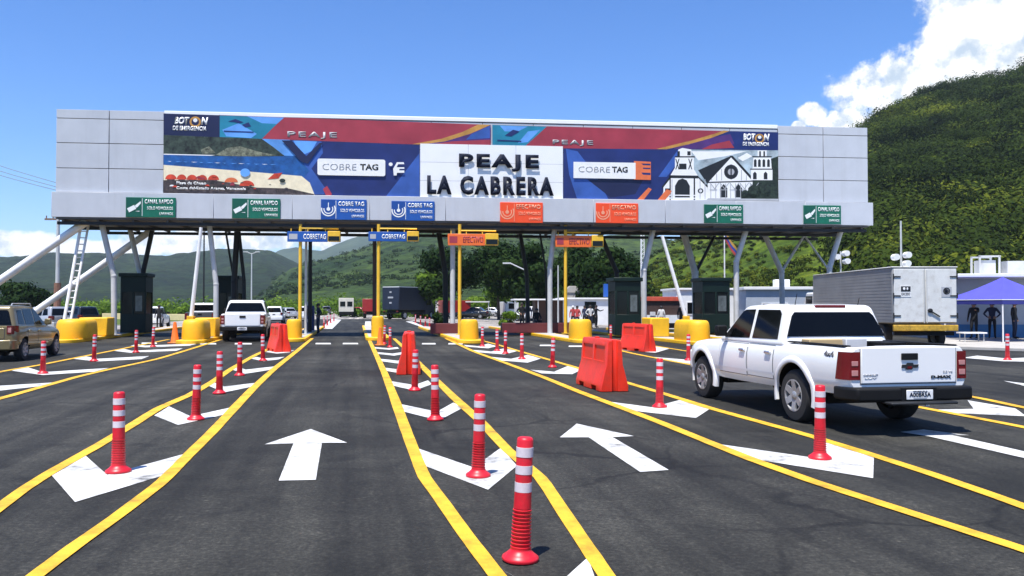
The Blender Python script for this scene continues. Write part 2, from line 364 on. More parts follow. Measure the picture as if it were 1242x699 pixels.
# ------------------------------------------------------------------ mesh builder
class MB:
    def __init__(s):
        s.v, s.f, s.m = [], [], []
    def add(s, verts, faces, mi=0, M=None):
        o = len(s.v)
        if M is not None: verts = [M @ Vector(p) for p in verts]
        s.v += [tuple(p) for p in verts]
        for f in faces:
            s.f.append([i + o for i in f]); s.m.append(mi)
        return s
    def box(s, x0, x1, y0, y1, z0, z1, mi=0, M=None):
        v = [(x0, y0, z0), (x1, y0, z0), (x1, y1, z0), (x0, y1, z0), (x0, y0, z1), (x1, y0, z1), (x1, y1, z1), (x0, y1, z1)]
        f = [(0, 3, 2, 1), (4, 5, 6, 7), (0, 1, 5, 4), (1, 2, 6, 5), (2, 3, 7, 6), (3, 0, 4, 7)]
        return s.add(v, f, mi, M)
    def tube(s, p0, p1, r0, r1=None, n=10, mi=0, caps=True):
        p0, p1 = Vector(p0), Vector(p1)
        r1 = r0 if r1 is None else r1
        d = (p1 - p0).normalized()
        a = d.orthogonal().normalized(); b = d.cross(a)
        v = []
        for p, r in ((p0, r0), (p1, r1)):
            for k in range(n):
                t = 2 * math.pi * k / n
                v.append(p + a * (r * math.cos(t)) + b * (r * math.sin(t)))
        f = [(k, (k + 1) % n, n + (k + 1) % n, n + k) for k in range(n)]
        if caps: f += [tuple(range(n - 1, -1, -1)), tuple(range(n, 2 * n))]
        return s.add(v, f, mi)
    def path(s, pts, r, n=10, mi=0):
        for a, b in zip(pts[:-1], pts[1:]): s.tube(a, b, r, r, n, mi)
        return s
    def bar(s, p0, p1, w, h, mi=0):
        p0, p1 = Vector(p0), Vector(p1)
        d = (p1 - p0); L = d.length; d.normalize()
        a = Vector((0, 0, 1)).cross(d)
        a = a.normalized() if a.length > 1e-4 else Vector((1, 0, 0))
        b = d.cross(a)
        M = Matrix((( a.x, d.x, b.x, p0.x), (a.y, d.y, b.y, p0.y), (a.z, d.z, b.z, p0.z), (0, 0, 0, 1)))
        return s.box(-w / 2, w / 2, 0, L, -h / 2, h / 2, mi, M)
    def lathe(s, prof, n=20, mi=0, M=None, caps=True):
        v, f = [], []
        for r, z in prof:
            for k in range(n):
                t = 2 * math.pi * k / n
                v.append((r * math.cos(t), r * math.sin(t), z))
        for i in range(len(prof) - 1):
            for k in range(n):
                f.append((i * n + k, i * n + (k + 1) % n, (i + 1) * n + (k + 1) % n, (i + 1) * n + k))
        if caps and prof[0][0] > 1e-4: f.append(tuple(range(n - 1, -1, -1)))
        if caps and prof[-1][0] > 1e-4: f.append(tuple(range((len(prof) - 1) * n, len(prof) * n)))
        return s.add(v, f, mi, M)
    def prism(s, pts, off, mi=0, M=None):
        pts = [Vector(p) for p in pts]; off = Vector(off); n = len(pts)
        v = pts + [p + off for p in pts]
        f = [tuple(range(n)), tuple(range(2 * n - 1, n - 1, -1))]
        f += [(k, n + k, n + (k + 1) % n, (k + 1) % n) for k in range(n)]
        return s.add(v, f, mi, M)
    def loft(s, rings, mi=0, caps=True, M=None):
        n = len(rings[0]); v = [p for r in rings for p in r]; f = []
        for i in range(len(rings) - 1):
            for k in range(n):
                f.append((i * n + k, i * n + (k + 1) % n, (i + 1) * n + (k + 1) % n, (i + 1) * n + k))
        if caps: f += [tuple(range(n - 1, -1, -1)), tuple(range((len(rings) - 1) * n, len(rings) * n))]
        return s.add(v, f, mi, M)
    def ball(s, c, rx, ry, rz, n=10, mi=0):
        prof = [(math.sin(math.pi * k / n), -math.cos(math.pi * k / n)) for k in range(n + 1)]
        M = Matrix.Translation(c) @ Matrix.Diagonal((rx, ry, rz, 1))
        return s.lathe(prof, n + 4, mi, M)
    def build(s, name, mats, parent=None, bevel=0.0, seg=2, smooth=35, recalc=True):
        me = bpy.data.meshes.new(name)
        me.from_pydata(s.v, [], s.f)
        mats = mats if isinstance(mats, (list, tuple)) else [mats]
        for m in mats: me.materials.append(m)
        me.polygons.foreach_set('material_index', s.m)
        if recalc:
            bm = bmesh.new(); bm.from_mesh(me)
            bmesh.ops.recalc_face_normals(bm, faces=bm.faces)
            bm.to_mesh(me); bm.free()
        if smooth:
            me.polygons.foreach_set('use_smooth', [True] * len(me.polygons))
            me.set_sharp_from_angle(angle=R(smooth))
        me.update()
        o = bpy.data.objects.new(name, me)
        COL.objects.link(o)
        if parent: o.parent = parent
        if bevel:
            b = o.modifiers.new('bevel', 'BEVEL'); b.width = bevel; b.segments = seg; b.limit_method = 'ANGLE'; b.angle_limit = R(30)
        return o

def text(body, parent, mt, x0, x1, z0, z1, y, extrude=0.004, bold=0.0, name='lettering', shear=0.0, M=None, spacing=1.0):
    cu = bpy.data.curves.new('txt', 'FONT')
    cu.body = body; cu.size = 1.0; cu.extrude = 0.0; cu.offset = bold; cu.shear = shear; cu.resolution_u = 3; cu.space_character = spacing
    tmp = bpy.data.objects.new('txt', cu); COL.objects.link(tmp)
    bpy.context.view_layer.update()
    dg = bpy.context.evaluated_depsgraph_get()
    me = bpy.data.meshes.new_from_object(tmp.evaluated_get(dg))
    bpy.data.objects.remove(tmp); bpy.data.curves.remove(cu)
    n = len(me.vertices); co = np.empty(n * 3); me.vertices.foreach_get('co', co); co = co.reshape(-1, 3)
    mn, mx = co.min(0), co.max(0)
    out = np.zeros_like(co)
    out[:, 0] = x0 + (co[:, 0] - mn[0]) / (mx[0] - mn[0]) * (x1 - x0)
    out[:, 2] = z0 + (co[:, 1] - mn[1]) / (mx[1] - mn[1]) * (z1 - z0)
    out[:, 1] = y
    me.vertices.foreach_set('co', out.ravel())
    bm = bmesh.new(); bm.from_mesh(me)
    bmesh.ops.remove_doubles(bm, verts=bm.verts, dist=1e-5)
    ret = bmesh.ops.extrude_face_region(bm, geom=list(bm.faces))
    vs = [g for g in ret['geom'] if isinstance(g, bmesh.types.BMVert)]
    bmesh.ops.translate(bm, verts=vs, vec=(0, -extrude, 0))
    bmesh.ops.recalc_face_normals(bm, faces=bm.faces)
    bm.to_mesh(me); bm.free()
    me.name = name
    me.materials.clear(); me.materials.append(mt)
    if M is not None: me.transform(M)
    o = bpy.data.objects.new(name, me); COL.objects.link(o)
    if parent: o.parent = parent
    return o

def baked(o):
    bpy.context.view_layer.update()
    dg = bpy.context.evaluated_depsgraph_get()
    me = bpy.data.meshes.new_from_object(o.evaluated_get(dg))
    o.modifiers.clear()
    o.data = me
    return o

def cut(o, cutters):
    for c in cutters:
        if o.parent: c.parent = o.parent
        b = o.modifiers.new('cut', 'BOOLEAN'); b.operation = 'DIFFERENCE'; b.solver = 'EXACT'; b.object = c
    baked(o)
    for c in cutters: bpy.data.objects.remove(c)
    return o

def sheet(name, pts, m, kind='structure'):
    me = bpy.data.meshes.new(name)
    me.from_pydata([tuple(p) for p in pts], [], [tuple(range(len(pts)))])
    me.materials.append(m)
    me.update()
    if me.polygons[0].normal.z < 0: me.flip_normals()
    o = bpy.data.objects.new(name, me); COL.objects.link(o)
    if kind: o['kind'] = kind
    return o

def ribbon(name, pts, wf, z, m):
    pts = [Vector((p.x, p.y, 0)) for p in pts]
    fine = []
    n = len(pts)
    for i in range(n - 1):                                    # Catmull-Rom smoothing
        p0, p1, p2, p3 = pts[max(i - 1, 0)], pts[i], pts[i + 1], pts[min(i + 2, n - 1)]
        k = 5
        for j in range(k):
            t = j / k
            if j == 0: fine.append(p1.copy()); continue
            lin = p1.lerp(p2, t)
            fine.append(0.55 * lin + 0.45 * 0.5 * ((2 * p1) + (p2 - p0) * t + (2 * p0 - 5 * p1 + 4 * p2 - p3) * t * t + (3 * p1 - p0 - 3 * p2 + p3) * t ** 3))
    fine.append(pts[-1])
    v, f = [], []
    for i, p in enumerate(fine):
        d = (fine[min(i + 1, len(fine) - 1)] - fine[max(i - 1, 0)]).normalized()
        s = Vector((d.y, -d.x, 0)) * (wf(p.y) / 2)
        s *= 1 + random.uniform(-0.03, 0.03)
        v += [(p.x - s.x, p.y - s.y, z), (p.x + s.x, p.y + s.y, z)]
    for i in range(len(fine) - 1): f.append((2 * i, 2 * i + 1, 2 * i + 3, 2 * i + 2))
    me = bpy.data.meshes.new(name); me.from_pydata(v, [], f); me.materials.append(m); me.update()
    if me.polygons[0].normal.z < 0: me.flip_normals()
    o = bpy.data.objects.new(name, me); COL.objects.link(o); o['kind'] = 'structure'
    return o

# ------------------------------------------------------------------ ground, roads, markings
sheet('ground', [(-3400, -3400, -0.06), (3400, -3400, -0.06), (3400, 3400, -0.06), (-3400, 3400, -0.06)], M_ground)
def rp(a, b, z):      # road frame: a metres to the right, b metres along
    return Vector((0, 0, z)) + RN * a + RD * b
sheet('asphalt_plaza', [rp(-34, -25, 0), rp(36, -25, 0), rp(36, 60, 0), rp(7.5, 60, 0), rp(5.5, 104, 0), rp(-9, 104, 0), rp(-9, 62, 0), rp(-24, 62, 0), rp(-34, 40, 0)], M_asphalt)
sheet('pale_road', [rp(-22, 58, -0.02), rp(60, 58, -0.02), rp(60, 130, -0.02), rp(24, 420, -0.02), rp(-12, 420, -0.02), rp(-16, 130, -0.02)], M_pale_road)

LINES = {
    'A': [[(446, 409), (456, 430), (466, 452), (477, 480), (491.7, 520.7), (505.8, 558), (515, 580), (534, 606), (565, 650), (603, 700), (646, 757), (722, 860)],
          [(478, 411), (492, 424), (511, 444), (551, 483), (581, 510), (615, 546), (655, 580), (684, 623), (712, 665), (735, 699), (775, 760), (842, 860)]],
    'B': [[(-90, 684), (0, 616), (29.6, 594), (61, 574), (91, 557), (121, 540), (158, 517.6), (192.5, 496), (231, 479), (257, 464), (282, 447), (308, 432), (325, 424), (350, 411)],
          [(-60, 780), (44, 699), (91, 663.5), (141, 628), (191, 590), (205, 577), (227, 554.5), (257, 525), (282, 498), (308, 470.6), (333.6, 447), (359, 427), (378.5, 410.7)]],
    'C': [[(-150, 482), (0, 451.5), (47, 443.4), (86.6, 435.5), (130, 427), (170, 419), (205, 412)],
          [(-150, 520), (0, 484), (41, 472.5), (94, 457.5), (130, 449), (192, 435.5), (240, 421), (268, 412)]],
    'D': [[(541, 410.7), (573, 426), (614, 441), (659, 458), (699.4, 474.5), (733.6, 487.5), (768, 500.5), (803, 514), (866.7, 540), (911, 557.8), (985, 584.5), (1059, 608.6), (1133.5, 632.7), (1207.6, 656.7), (1245, 669), (1420, 728)],
          [(575, 411), (600, 417.5), (627, 425.5), (660, 435), (696, 445.5), (758, 464), (805, 478), (861, 495.6), (948, 519.7), (993, 532.6), (1059, 553), (1133, 577), (1207.6, 603), (1242, 615.5), (1420, 680)]],
    'E': [[(700, 413), (767, 429), (844, 444), (1000, 473), (1149, 501), (1242, 519), (1420, 556)],
          [(745, 412), (800, 421), (900, 437), (1060, 462), (1180, 482), (1242, 495), (1420, 530)]],
}
for k, (a, b) in LINES.items():
    for side in (a, b):
        ribbon('yellow_lane_line', [G(*p) for p in side], (lambda y: float(np.interp(y, [4, 7, 14], [.105, .12, .165]))) if k in 'AB' else (lambda y: float(np.interp(y, [5, 9, 14], [.135, .15, .165]))), 0.010, M_yellow_line)

CHEV = [
    [(63, 577), (104, 553), (130, 576), (226, 550), (207, 574), (91, 609)],
    [(187, 504), (205, 493), (231, 505), (286, 493), (274, 502.6), (216, 515.5)],
    [(248, 466), (259, 463.5), (272, 469), (314, 464), (306, 469), (272, 476)],
    [(280, 448), (289, 445), (298, 448.5), (333, 444.5), (326, 449), (297, 453.5)],
    [(304, 435), (311, 433), (320, 435), (345, 433), (338, 436), (320, 438.3)],
    [(322, 427), (329, 425), (337, 426.6), (357, 425), (351, 427.5), (336, 429)],
    [(507, 544), (515, 565), (592, 594), (627, 565), (608, 543), (574, 567)],
    [(484.7, 490), (488.5, 499), (532.6, 510), (562.5, 494), (549.7, 488.5), (530, 499.5)],
    [(472, 462), (477, 468), (502.6, 473.8), (524, 466), (519, 461.5), (502.6, 467.2)],
    [(463, 445.5), (466, 449.5), (490, 453.5), (509, 448.5), (505, 445), (489, 449)],
    [(458, 435), (460, 438), (483, 441), (500, 438), (497, 435), (482, 437.5)],
    [(455, 427), (457, 429.3), (478, 431.5), (491, 429.5), (489, 427), (476, 429)],
    [(452, 421), (453, 422.7), (472, 424.3), (484, 423), (482, 421), (471, 422.4)],
    [(601, 686), (625, 700), (668, 760), (722, 702), (713, 676), (662, 722)],
    [(866.7, 538), (985, 555), (1003, 534.5), (1060, 553), (1059, 580), (915, 557)],
    [(737, 487), (790, 494), (826, 485), (861, 496), (844, 507), (757, 497)],
    [(643, 448.5), (672, 451), (690, 443.5), (706, 448), (694, 454), (657, 453)],
    [(596, 433), (620, 435.3), (640, 430.5), (656, 435), (640, 440), (603, 437)],
    [(573, 424.5), (596, 426.4), (612, 422.5), (627, 426), (612, 430), (580, 427.5)],
    [(562, 418.4), (580, 420), (592, 417), (603, 420), (592, 422.6), (566, 420.6)],
    [(1132, 497), (1181, 496), (1173.5, 485.6), (1231.5, 495.5), (1245, 505), (1154, 501)],
    [(791, 433), (832, 436.3), (850, 430), (885, 437), (862, 445), (803, 436)],
    [(744, 421), (775, 424), (790, 419.5), (812, 423), (795, 428), (752, 424.5)],
    [(14, 449.7), (31.5, 445), (52, 451.5), (132, 446.5), (114, 451), (52, 455)],
    [(-70, 466), (-48, 461), (-10, 468.6), (66, 464), (48, 468.6), (-20, 476)],
    [(86, 435), (102, 431.7), (118, 435.3), (181, 432), (172, 435.6), (118, 438.6)],
    [(137, 425.5), (149, 423), (160, 425.6), (222, 422.6), (214, 425.6), (158, 428)],
    [(158, 419.5), (167, 417.6), (176, 419.3), (240, 416.8), (230, 419.4), (176, 421.4)],
    [(1168, 434), (1185, 431.5), (1222, 435), (1262, 433), (1262, 439), (1216, 438.2)],
    [(1217, 462), (1245, 465.5), (1275, 462), (1300, 468), (1260, 473), (1242, 468)],
]
for poly in CHEV:
    sheet('chevron_marking', [G(*p, z=0.006) for p in poly], M_white_line)
for poly in [
    [(338, 583), (383, 582), (390.5, 537.2), (421, 537), (377, 520.4), (321, 539), (356, 537.8)],
    [(811, 570), (776.5, 572.5), (714, 530.5), (679, 530.5), (699.5, 514), (769, 529), (743, 530.3)],
    [(1092, 524), (1120, 521), (1176, 528), (1155, 527.8), (1242, 547.5), (1330, 567), (1300, 571), (1242, 555.5), (1127, 529.4)],
]:
    sheet('lane_arrow_marking', [G(*p, z=0.006) for p in poly], M_white_line)
for a, b, y in [(383, 401, 416.8), (416, 434, 416.8), (512, 528, 417), (544, 561, 417), (243, 262, 417), (285, 305, 417), (655, 672, 419), (690, 708, 420), (172, 190, 416.4), (1165, 1191, 416)]:
    sheet('stop_dash_marking', [G(a, y - 0.8, .006), G(b, y - 0.8, .006), G(b + .5, y + .9, .006), G(a - .5, y + .9, .006)], M_white_line)
# painted hatch strips beyond the gantry
for a, b, c, d in [((389, 399), (403, 399), (414, 388), (402, 387)), ((442, 399), (450, 399), (450, 390), (443, 390)), ((500, 390), (522, 399.5), (519, 399.5), (492, 390))]:
    sheet('hatch_marking', [G(*p, z=0.006) for p in (a, b, c, d)], M_white_line)

# pavement on the right in front of the buildings
mb = MB(); mb.prism([G(1150, 424, 0), G(1400, 432, 0), G(1500, 405, 0), G(1120, 405, 0)], (0, 0, 0.13))
tag(mb.build('pavement', M_concrete, bevel=0.02), kind='structure')

# ------------------------------------------------------------------ toll islands and their yellow noses
def island(nose_px, y0, back=24, w=1.15):
    c = G(nose_px, y0)
    mb = MB()
    pts = []
    for k in range(9):
        t = math.pi + math.pi * k / 8
        pts.append(c + RN * (w / 2 * math.cos(t)) + RD * (w / 2 * math.sin(t)))
    pts += [c + RN * (w / 2) + RD * back, c - RN * (w / 2) + RD * back]
    mb.prism(pts, (0, 0, 0.15), 0)
    o = mb.build('toll_island', [M_yellow], bevel=0.02)
    tag(o, kind='structure')
    inner = [p + Vector((0, 0, 0.154)) for p in
             [c - RN * (w / 2 - .14) + RD * .4, c + RN * (w / 2 - .14) + RD * .4, c + RN * (w / 2 - .14) + RD * (back - .2), c - RN * (w / 2 - .14) + RD * (back - .2)]]
    sheet('island_paving', inner, M_concrete)
    return c
ISL = {}
for i, (px, py) in enumerate([(78, 416), (230, 417), (355, 414.5), (458.5, 413), (572, 416.5), (711, 416), (857, 419), (968, 421), (-75, 416), (1095, 424)]):
    ISL[i + 1] = island(px, py)

def stadium(w, L, n=8):
    r = w / 2; pts = []
    for k in range(n + 1):
        t = math.pi + math.pi * k / n
        pts.append((r * math.cos(t), r + r * math.sin(t)))
    for k in range(n + 1):
        t = math.pi * k / n
        pts.append((r * math.cos(t), L - r + r * math.sin(t)))
    return pts

def nose(name_label, c, w=0.9, L=2.5, h=0.88, block=True, off=0.35, gap=1.0):
    t = thing('island_nose', name_label, 'crash barrier', c + RD * off + Vector((0, 0, .15)), ROAD, 'yellow noses of the toll islands')
    mb = MB(); rings = []
    for z, k in ((0, .98), (.10, 1.0), (h * .5, .985), (h - .22, .955), (h - .11, .91), (h - .04, .84), (h - .01, .76), (h, .66)):
        rings.append([(x * k, (y - L / 2) * (1 - (1 - k) * .5) + L / 2, z) for x, y in stadium(w, L)])
    mb.loft(rings)
    mb.build('rounded_block', M_yellow, t, smooth=40)
    if block:
        mb = MB(); mb.box(-w / 2 + .02, w / 2 - .02, L + gap, L + gap + 1.3, 0, h * 1.04)
        mb.build('rear_block', M_yellow, t, bevel=.05)
    return t
nose('yellow rounded concrete nose at the leftmost toll island, beside the tan car', ISL[1], 1.35, 2.7)
nose('yellow rounded concrete nose left of the stopped white pickup', ISL[2], 1.0, 2.4)
nose('small yellow nose behind the red barrier that stands at the third island', ISL[3], .72, 1.0, .86, False)
nose('narrow yellow nose at the foot of the centre sign post', ISL[4], .62, .8, 1.0, False)
nose('yellow nose at the foot of the left orange sign board post', ISL[5], .85, 1.0, .88, False)
nose('yellow nose at the foot of the right orange sign board post', ISL[6], 1.0, 1.3, .88, False)
nose('yellow rounded concrete nose just ahead of the white pickup bonnet', ISL[7], 1.0, 2.4, gap=2.6)

# ------------------------------------------------------------------ gantry
GA = Vector((-23.0, 41.6, 0)); GB = Vector((19.85, 46.0, 0))
GU = (GB - GA).normalized(); GANG = math.atan2(GU.y, GU.x)
GNV = Vector((-GU.y, GU.x, 0))
GLEN = (GB - GA).length
def gp(px, py):                                   # photo pixel -> (s, z) on the gantry's front plane
    d = ray(px, py)
    t = (GA - Vector((0, 0, 0))).dot(GNV) / d.dot(GNV)
    p = Vector((d.x * t, d.y * t, CAM_H + d.z * t))
    return (p - GA).dot(GU), p.z
def gl(s, y, z): return GA + GU * s + GNV * y + Vector((0, 0, z))
def gdepth(px): 
    s, _ = gp(px, 300); return gl(s, 0, 0).y
ZB, ZM, ZT = 6.12, 7.40, 11.62

gan = thing('toll_gantry', 'long white toll plaza gantry spanning all lanes on slanted steel legs', 'toll gantry', GA, GANG)
def panels(mb, s_list, z_list, y, gap=.018, th=.05, mi=0):
    for a, b in zip(s_list[:-1], s_list[1:]):
        for c, d in zip(z_list[:-1], z_list[1:]):
            mb.box(a + gap, b - gap, y - th, y, c + gap, d - gap, mi)
sL, sLm, sLe = gp(68, 200)[0], gp(132.5, 200)[0], gp(199, 200)[0]
sRe, sRm, sR = gp(943, 200)[0], gp(998, 200)[0], gp(1052, 200)[0]
zr = [ZM, 8.62, 9.90, 11.15, ZT]
mb = MB(); mb.box(sL + .03, sR - .03, 0.0, 0.9, ZM, ZT - .03); mb.build('fascia_frame', M_seam, gan)
mb = MB()
panels(mb, [sL, sLm, sLe], zr, 0.0, th=.06)
panels(mb, [sRe, sRm, sR], zr, 0.0, th=.06)
s_mid = list(np.linspace(sLe, sRe, 13)); panels(mb, s_mid, [ZM, 8.62, 9.90, 11.42], 0.0, th=.04)
mb.build('cladding', M_panel, gan, bevel=.006, seg=1)
mb = MB(); mb.box(sLe, sRe, -.07, .92, 11.44, ZT + .03); mb.build('coping', M_panel_white, gan, bevel=.02)
mb = MB()
for s in np.linspace(sL - .12, sR + .2, 12)[:-1]:
    w = (sR + .2 - sL + .12) / 11
    mb.box(s + .006, s + w - .006, -.22, .9, ZB, ZM - .012)
mb.build('lower_band', M_panel, gan, bevel=.012, seg=1)
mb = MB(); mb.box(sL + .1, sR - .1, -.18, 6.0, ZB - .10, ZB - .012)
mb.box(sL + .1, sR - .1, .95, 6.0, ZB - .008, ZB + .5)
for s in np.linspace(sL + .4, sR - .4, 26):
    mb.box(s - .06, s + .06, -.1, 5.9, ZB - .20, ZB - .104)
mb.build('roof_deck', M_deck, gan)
mb = MB()
for yy in (.05, 3.0, 5.8):
    mb.box(sL + .1, sR - .1, yy - .1, yy + .1, ZB - .36, ZB - .204)
mb.build('deck_beam', M_dark_steel, gan)

ginv = Matrix.Translation(GA) @ Matrix.Rotation(GANG, 4, 'Z')
ginv = ginv.inverted()
def leg(points, depth_off, r, m, name='leg'):
    pts = []
    for i, (px, py) in enumerate(points):
        Y = gdepth(px) + depth_off
        if py == 'g': p = GY(px, Y, .12)
        elif py == 't': p = GY(px, Y, ZB - .15)
        else: p = W(px, py, Y)
        pts.append(ginv @ p)
    mb = MB(); mb.path(pts, r, 12)
    for p in pts[1:-1]: mb.ball(p, r * 1.12, r * 1.12, r * 1.12, 8)
    if points[0][1] == 'g':
        p = pts[0]; mb.box(p.x - .28, p.x + .28, p.y - .28, p.y + .28, p.z, p.z + .04)
    return mb.build(name, m, gan)
D = M_dark_steel; S_ = M_steel
for pts, d, r, m in [
    ([(139, 'g'), (138, 335), (122, 't')], .7, .14, S_),
    ([(172, 'g'), (171, 338), (157, 't')], 4.9, .14, S_), ([(172, 338), (184, 't')], 4.9, .13, D),
    ([(262, 'g'), (262, 345), (253, 't')], .7, .13, S_),
    ([(284, 'g'), (284, 342), (287, 't')], 4.9, .16, D), ([(284, 342), (273, 't')], 4.9, .06, D), ([(297, 'g'), (296, 340), (289, 't')], 4.9, .10, D),
    ([(376, 'g'), (376, 't')], 4.5, .11, D), ([(371, 'g'), (371, 't')], 1.2, .07, S_),
    ([(454, 'g'), (454, 't')], 2.4, .10, M_brown),
    ([(549, 'g'), (549, 't')], .7, .14, S_), ([(541, 'g'), (540, 330), (532, 't')], 4.9, .16, D),
    ([(667, 'g'), (667, 325), (673, 't')], .7, .14, S_), ([(641, 'g'), (639, 335), (631, 't')], 4.9, .12, D), ([(664, 'g'), (662, 330), (655, 't')], 4.9, .06, D),
    ([(781, 'g'), (781, 328), (793, 't')], .7, .15, S_), ([(752, 'g'), (748, 330), (728, 't')], 4.9, .14, D),
    ([(844, 'g'), (843, 331), (830, 't')], 4.8, .20, S_), ([(844, 331), (868, 't')], 4.8, .09, D),
    ([(893, 'g'), (893, 318), (906, 't')], .7, .15, S_),
    ([(949, 'g'), (948, 330), (928, 't')], 4.8, .16, S_), ([(948, 330), (976, 't')], 4.8, .08, S_), ([(976, 't'), (1004, 326), (1006, 'g')], 4.8, .06, S_),
    ([(1006, 'g'), (1006, 325), (1021, 't')], .7, .15, S_),
]:
    leg(pts, d, r, m)
leg([(-190, 470), (104, 't')], .5, .20, M_white_steel, 'brace')
leg([(-60, 450), (182, 't')], 5.4, .19, M_white_steel, 'brace')
# lattice mast at the left end
p0, p1 = ginv @ GY(75, 41.0, .15), ginv @ GY(98, 42.6, ZB - .1)
q0, q1 = ginv @ GY(83, 41.2, .15), ginv @ GY(107, 42.8, ZB - .1)
mb = MB(); mb.tube(p0, p1, .075); mb.tube(q0, q1, .06)
for k in range(17):
    t = (k + .5) / 17; mb.tube(p0.lerp(p1, t), q0.lerp(q1, t), .03, n=6)
mb.build('lattice_mast', M_white_steel, gan)

# ------------------------------------------------------------------ banners on the gantry (flat prints)
def flat(mb, poly, y, mi):
    pts = [gp(*p) for p in poly]
    mb.add([(s, y, z) for s, z in pts], [tuple(range(len(pts)))], mi)
def ellipse(cx, cy, rx, ry, a0=0, a1=360, n=18):
    return [(cx + rx * math.cos(R(a0 + (a1 - a0) * k / n)), cy - ry * math.sin(R(a0 + (a1 - a0) * k / n))) for k in range(n + (0 if a1 - a0 == 360 else 1))]
class Art:
    def __init__(s): s.mb = MB(); s.mats = []; s.y = -.085
    def __call__(s, m, *polys):
        if m not in s.mats: s.mats.append(m)
        for p in polys: flat(s.mb, p, s.y, s.mats.index(m))
        s.y -= .0008
    def build(s, name, parent): return s.mb.build(name, s.mats, parent, smooth=0, recalc=False)
def gtext(body, parent, m, x0, y1, x1, y0, y=-.098, bold=0.0, shear=0.0, extrude=.003, spacing=1.0, name='lettering'):
    s0, z0 = gp(x0, (y0 if True else 0)); s1, z1 = gp(x1, y0)
    _, zt = gp((x0 + x1) / 2, y1); _, zb = gp((x0 + x1) / 2, y0)
    return text(body, parent, m, s0, s1, zb, zt, y, extrude, bold, name, shear, None, spacing)

def banner_root(name, label, cat='banner', group=None):
    return thing(name, label, cat, GA, GANG, group)
# top strips ----------------------------------------------------------------
b1 = banner_root('strip_banner', 'red strip banner along the gantry top, left half, starting in navy', group='strip banners along the gantry top')
a = Art()
a(M_red_print, [(266, 140), (595, 152), (595, 178.5), (509, 176), (266, 167)])
a(M_navy_dark, [(199, 138.2), (267, 140.4), (267, 167), (199, 164)])
a(M_teal_print, [(267, 140.4), (345, 143.2), (332, 155), (318, 169), (267, 166.8)])
a(M_sky_print, [(300, 141.6), (345, 143.2), (336, 151), (318, 150)], [(270, 158), (290, 150), (312, 163), (305, 168), (275, 166)])
a(M_purple_print, [(595, 152), (595, 178.5), (510, 175.8), (550, 168)])
a(M_gold_print, [(500, 175.4), (535, 169), (560, 161), (580, 151.6), (595, 152), (570, 163), (540, 172), (512, 175.8)])
a(M_red_print, [(548, 172), (595, 170), (595, 178.4), (520, 176.2)])
a(M_blue_print, [(572, 163), (594, 153), (594, 168), (565, 170)])
a.build('print', b1)
for y0, s in ((153.4, 24), (157.5, 20)): pass
gtext('PEAJE', b1, M_grey_print, 349, 160.5, 409, 169, bold=.02, spacing=1.25)
gtext('BOT', b1, M_white_print, 212, 142.5, 230.5, 151.5, bold=.05, shear=.2)
gtext('N', b1, M_white_print, 244.5, 143, 253, 152, bold=.05, shear=.2)
gtext('DE EMERGENCIA', b1, M_white_print, 210, 153.6, 251, 159, bold=.03, shear=.15)
a = Art(); a.y = -.098
a(M_gold_print, ellipse(237.5, 148.5, 7, 6.6)); a(M_navy_dark, ellipse(237.5, 148.5, 4.6, 4.3)); a(M_white_print, ellipse(237.5, 146.6, 2.6, 2.4))
a.build('emblem', b1)
a = Art(); a.y = -.098
a(M_navy, [(277, 148), (286, 145), (296, 149), (290, 150), (284, 148.5)], [(294, 152), (302, 149), (305, 154), (298, 155)], [(272, 159), (308, 160.3), (308, 161.6), (272, 160.4)])
a.build('emblem', b1)

b2 = banner_root('strip_banner', 'red strip banner along the gantry top, right half, ending in navy', group='strip banners along the gantry top')
a = Art()
a(M_red_print, [(597, 152), (880, 159.5), (860, 182), (683, 180.6), (597, 178.6)])
a(M_teal_print, [(597, 152), (663, 154), (652, 164), (635, 179.4), (597, 178.4)])
a(M_sky_print, [(606, 153), (640, 154), (628, 160), (612, 160)], [(640, 160), (655, 158), (640, 173), (628, 174)])
a(M_navy, [(878, 159.4), (943, 161), (943, 182.8), (800, 181.6), (845, 172)])
a(M_purple_print, [(846, 171), (885, 163), (890, 175), (870, 181), (815, 181.4)])
a(M_red_print, [(862, 176), (884, 171), (890, 180), (850, 181.8)])
a(M_gold_print, [(795, 181.4), (838, 171), (865, 163), (877, 158.9), (884, 159.5), (862, 168), (835, 175.5), (808, 181.6)])
a.build('print', b2)
gtext('PEAJE', b2, M_grey_print, 670, 170.5, 719, 177.6, bold=.02, spacing=1.25)
gtext('BOT', b2, M_white_print, 900.5, 162.6, 915.5, 171, bold=.05, shear=.2)
gtext('N', b2, M_white_print, 925.5, 163, 932.5, 171.4, bold=.05, shear=.2)
gtext('DE EMERGENCIA', b2, M_white_print, 900, 173, 932, 177.6, bold=.03, shear=.15)
a = Art(); a.y = -.098
a(M_gold_print, ellipse(920.5, 168.5, 6, 5.6)); a(M_navy_dark, ellipse(920.5, 168.5, 3.9, 3.7)); a(M_white_print, ellipse(920.5, 167, 2.2, 2))
a.build('emblem', b2)
a = Art(); a.y = -.098
a(M_navy, [(612, 165), (622, 158), (630, 160), (620, 166)], [(603, 170), (632, 171.3), (632, 172.6), (603, 171.6)])
a.build('emblem', b2)

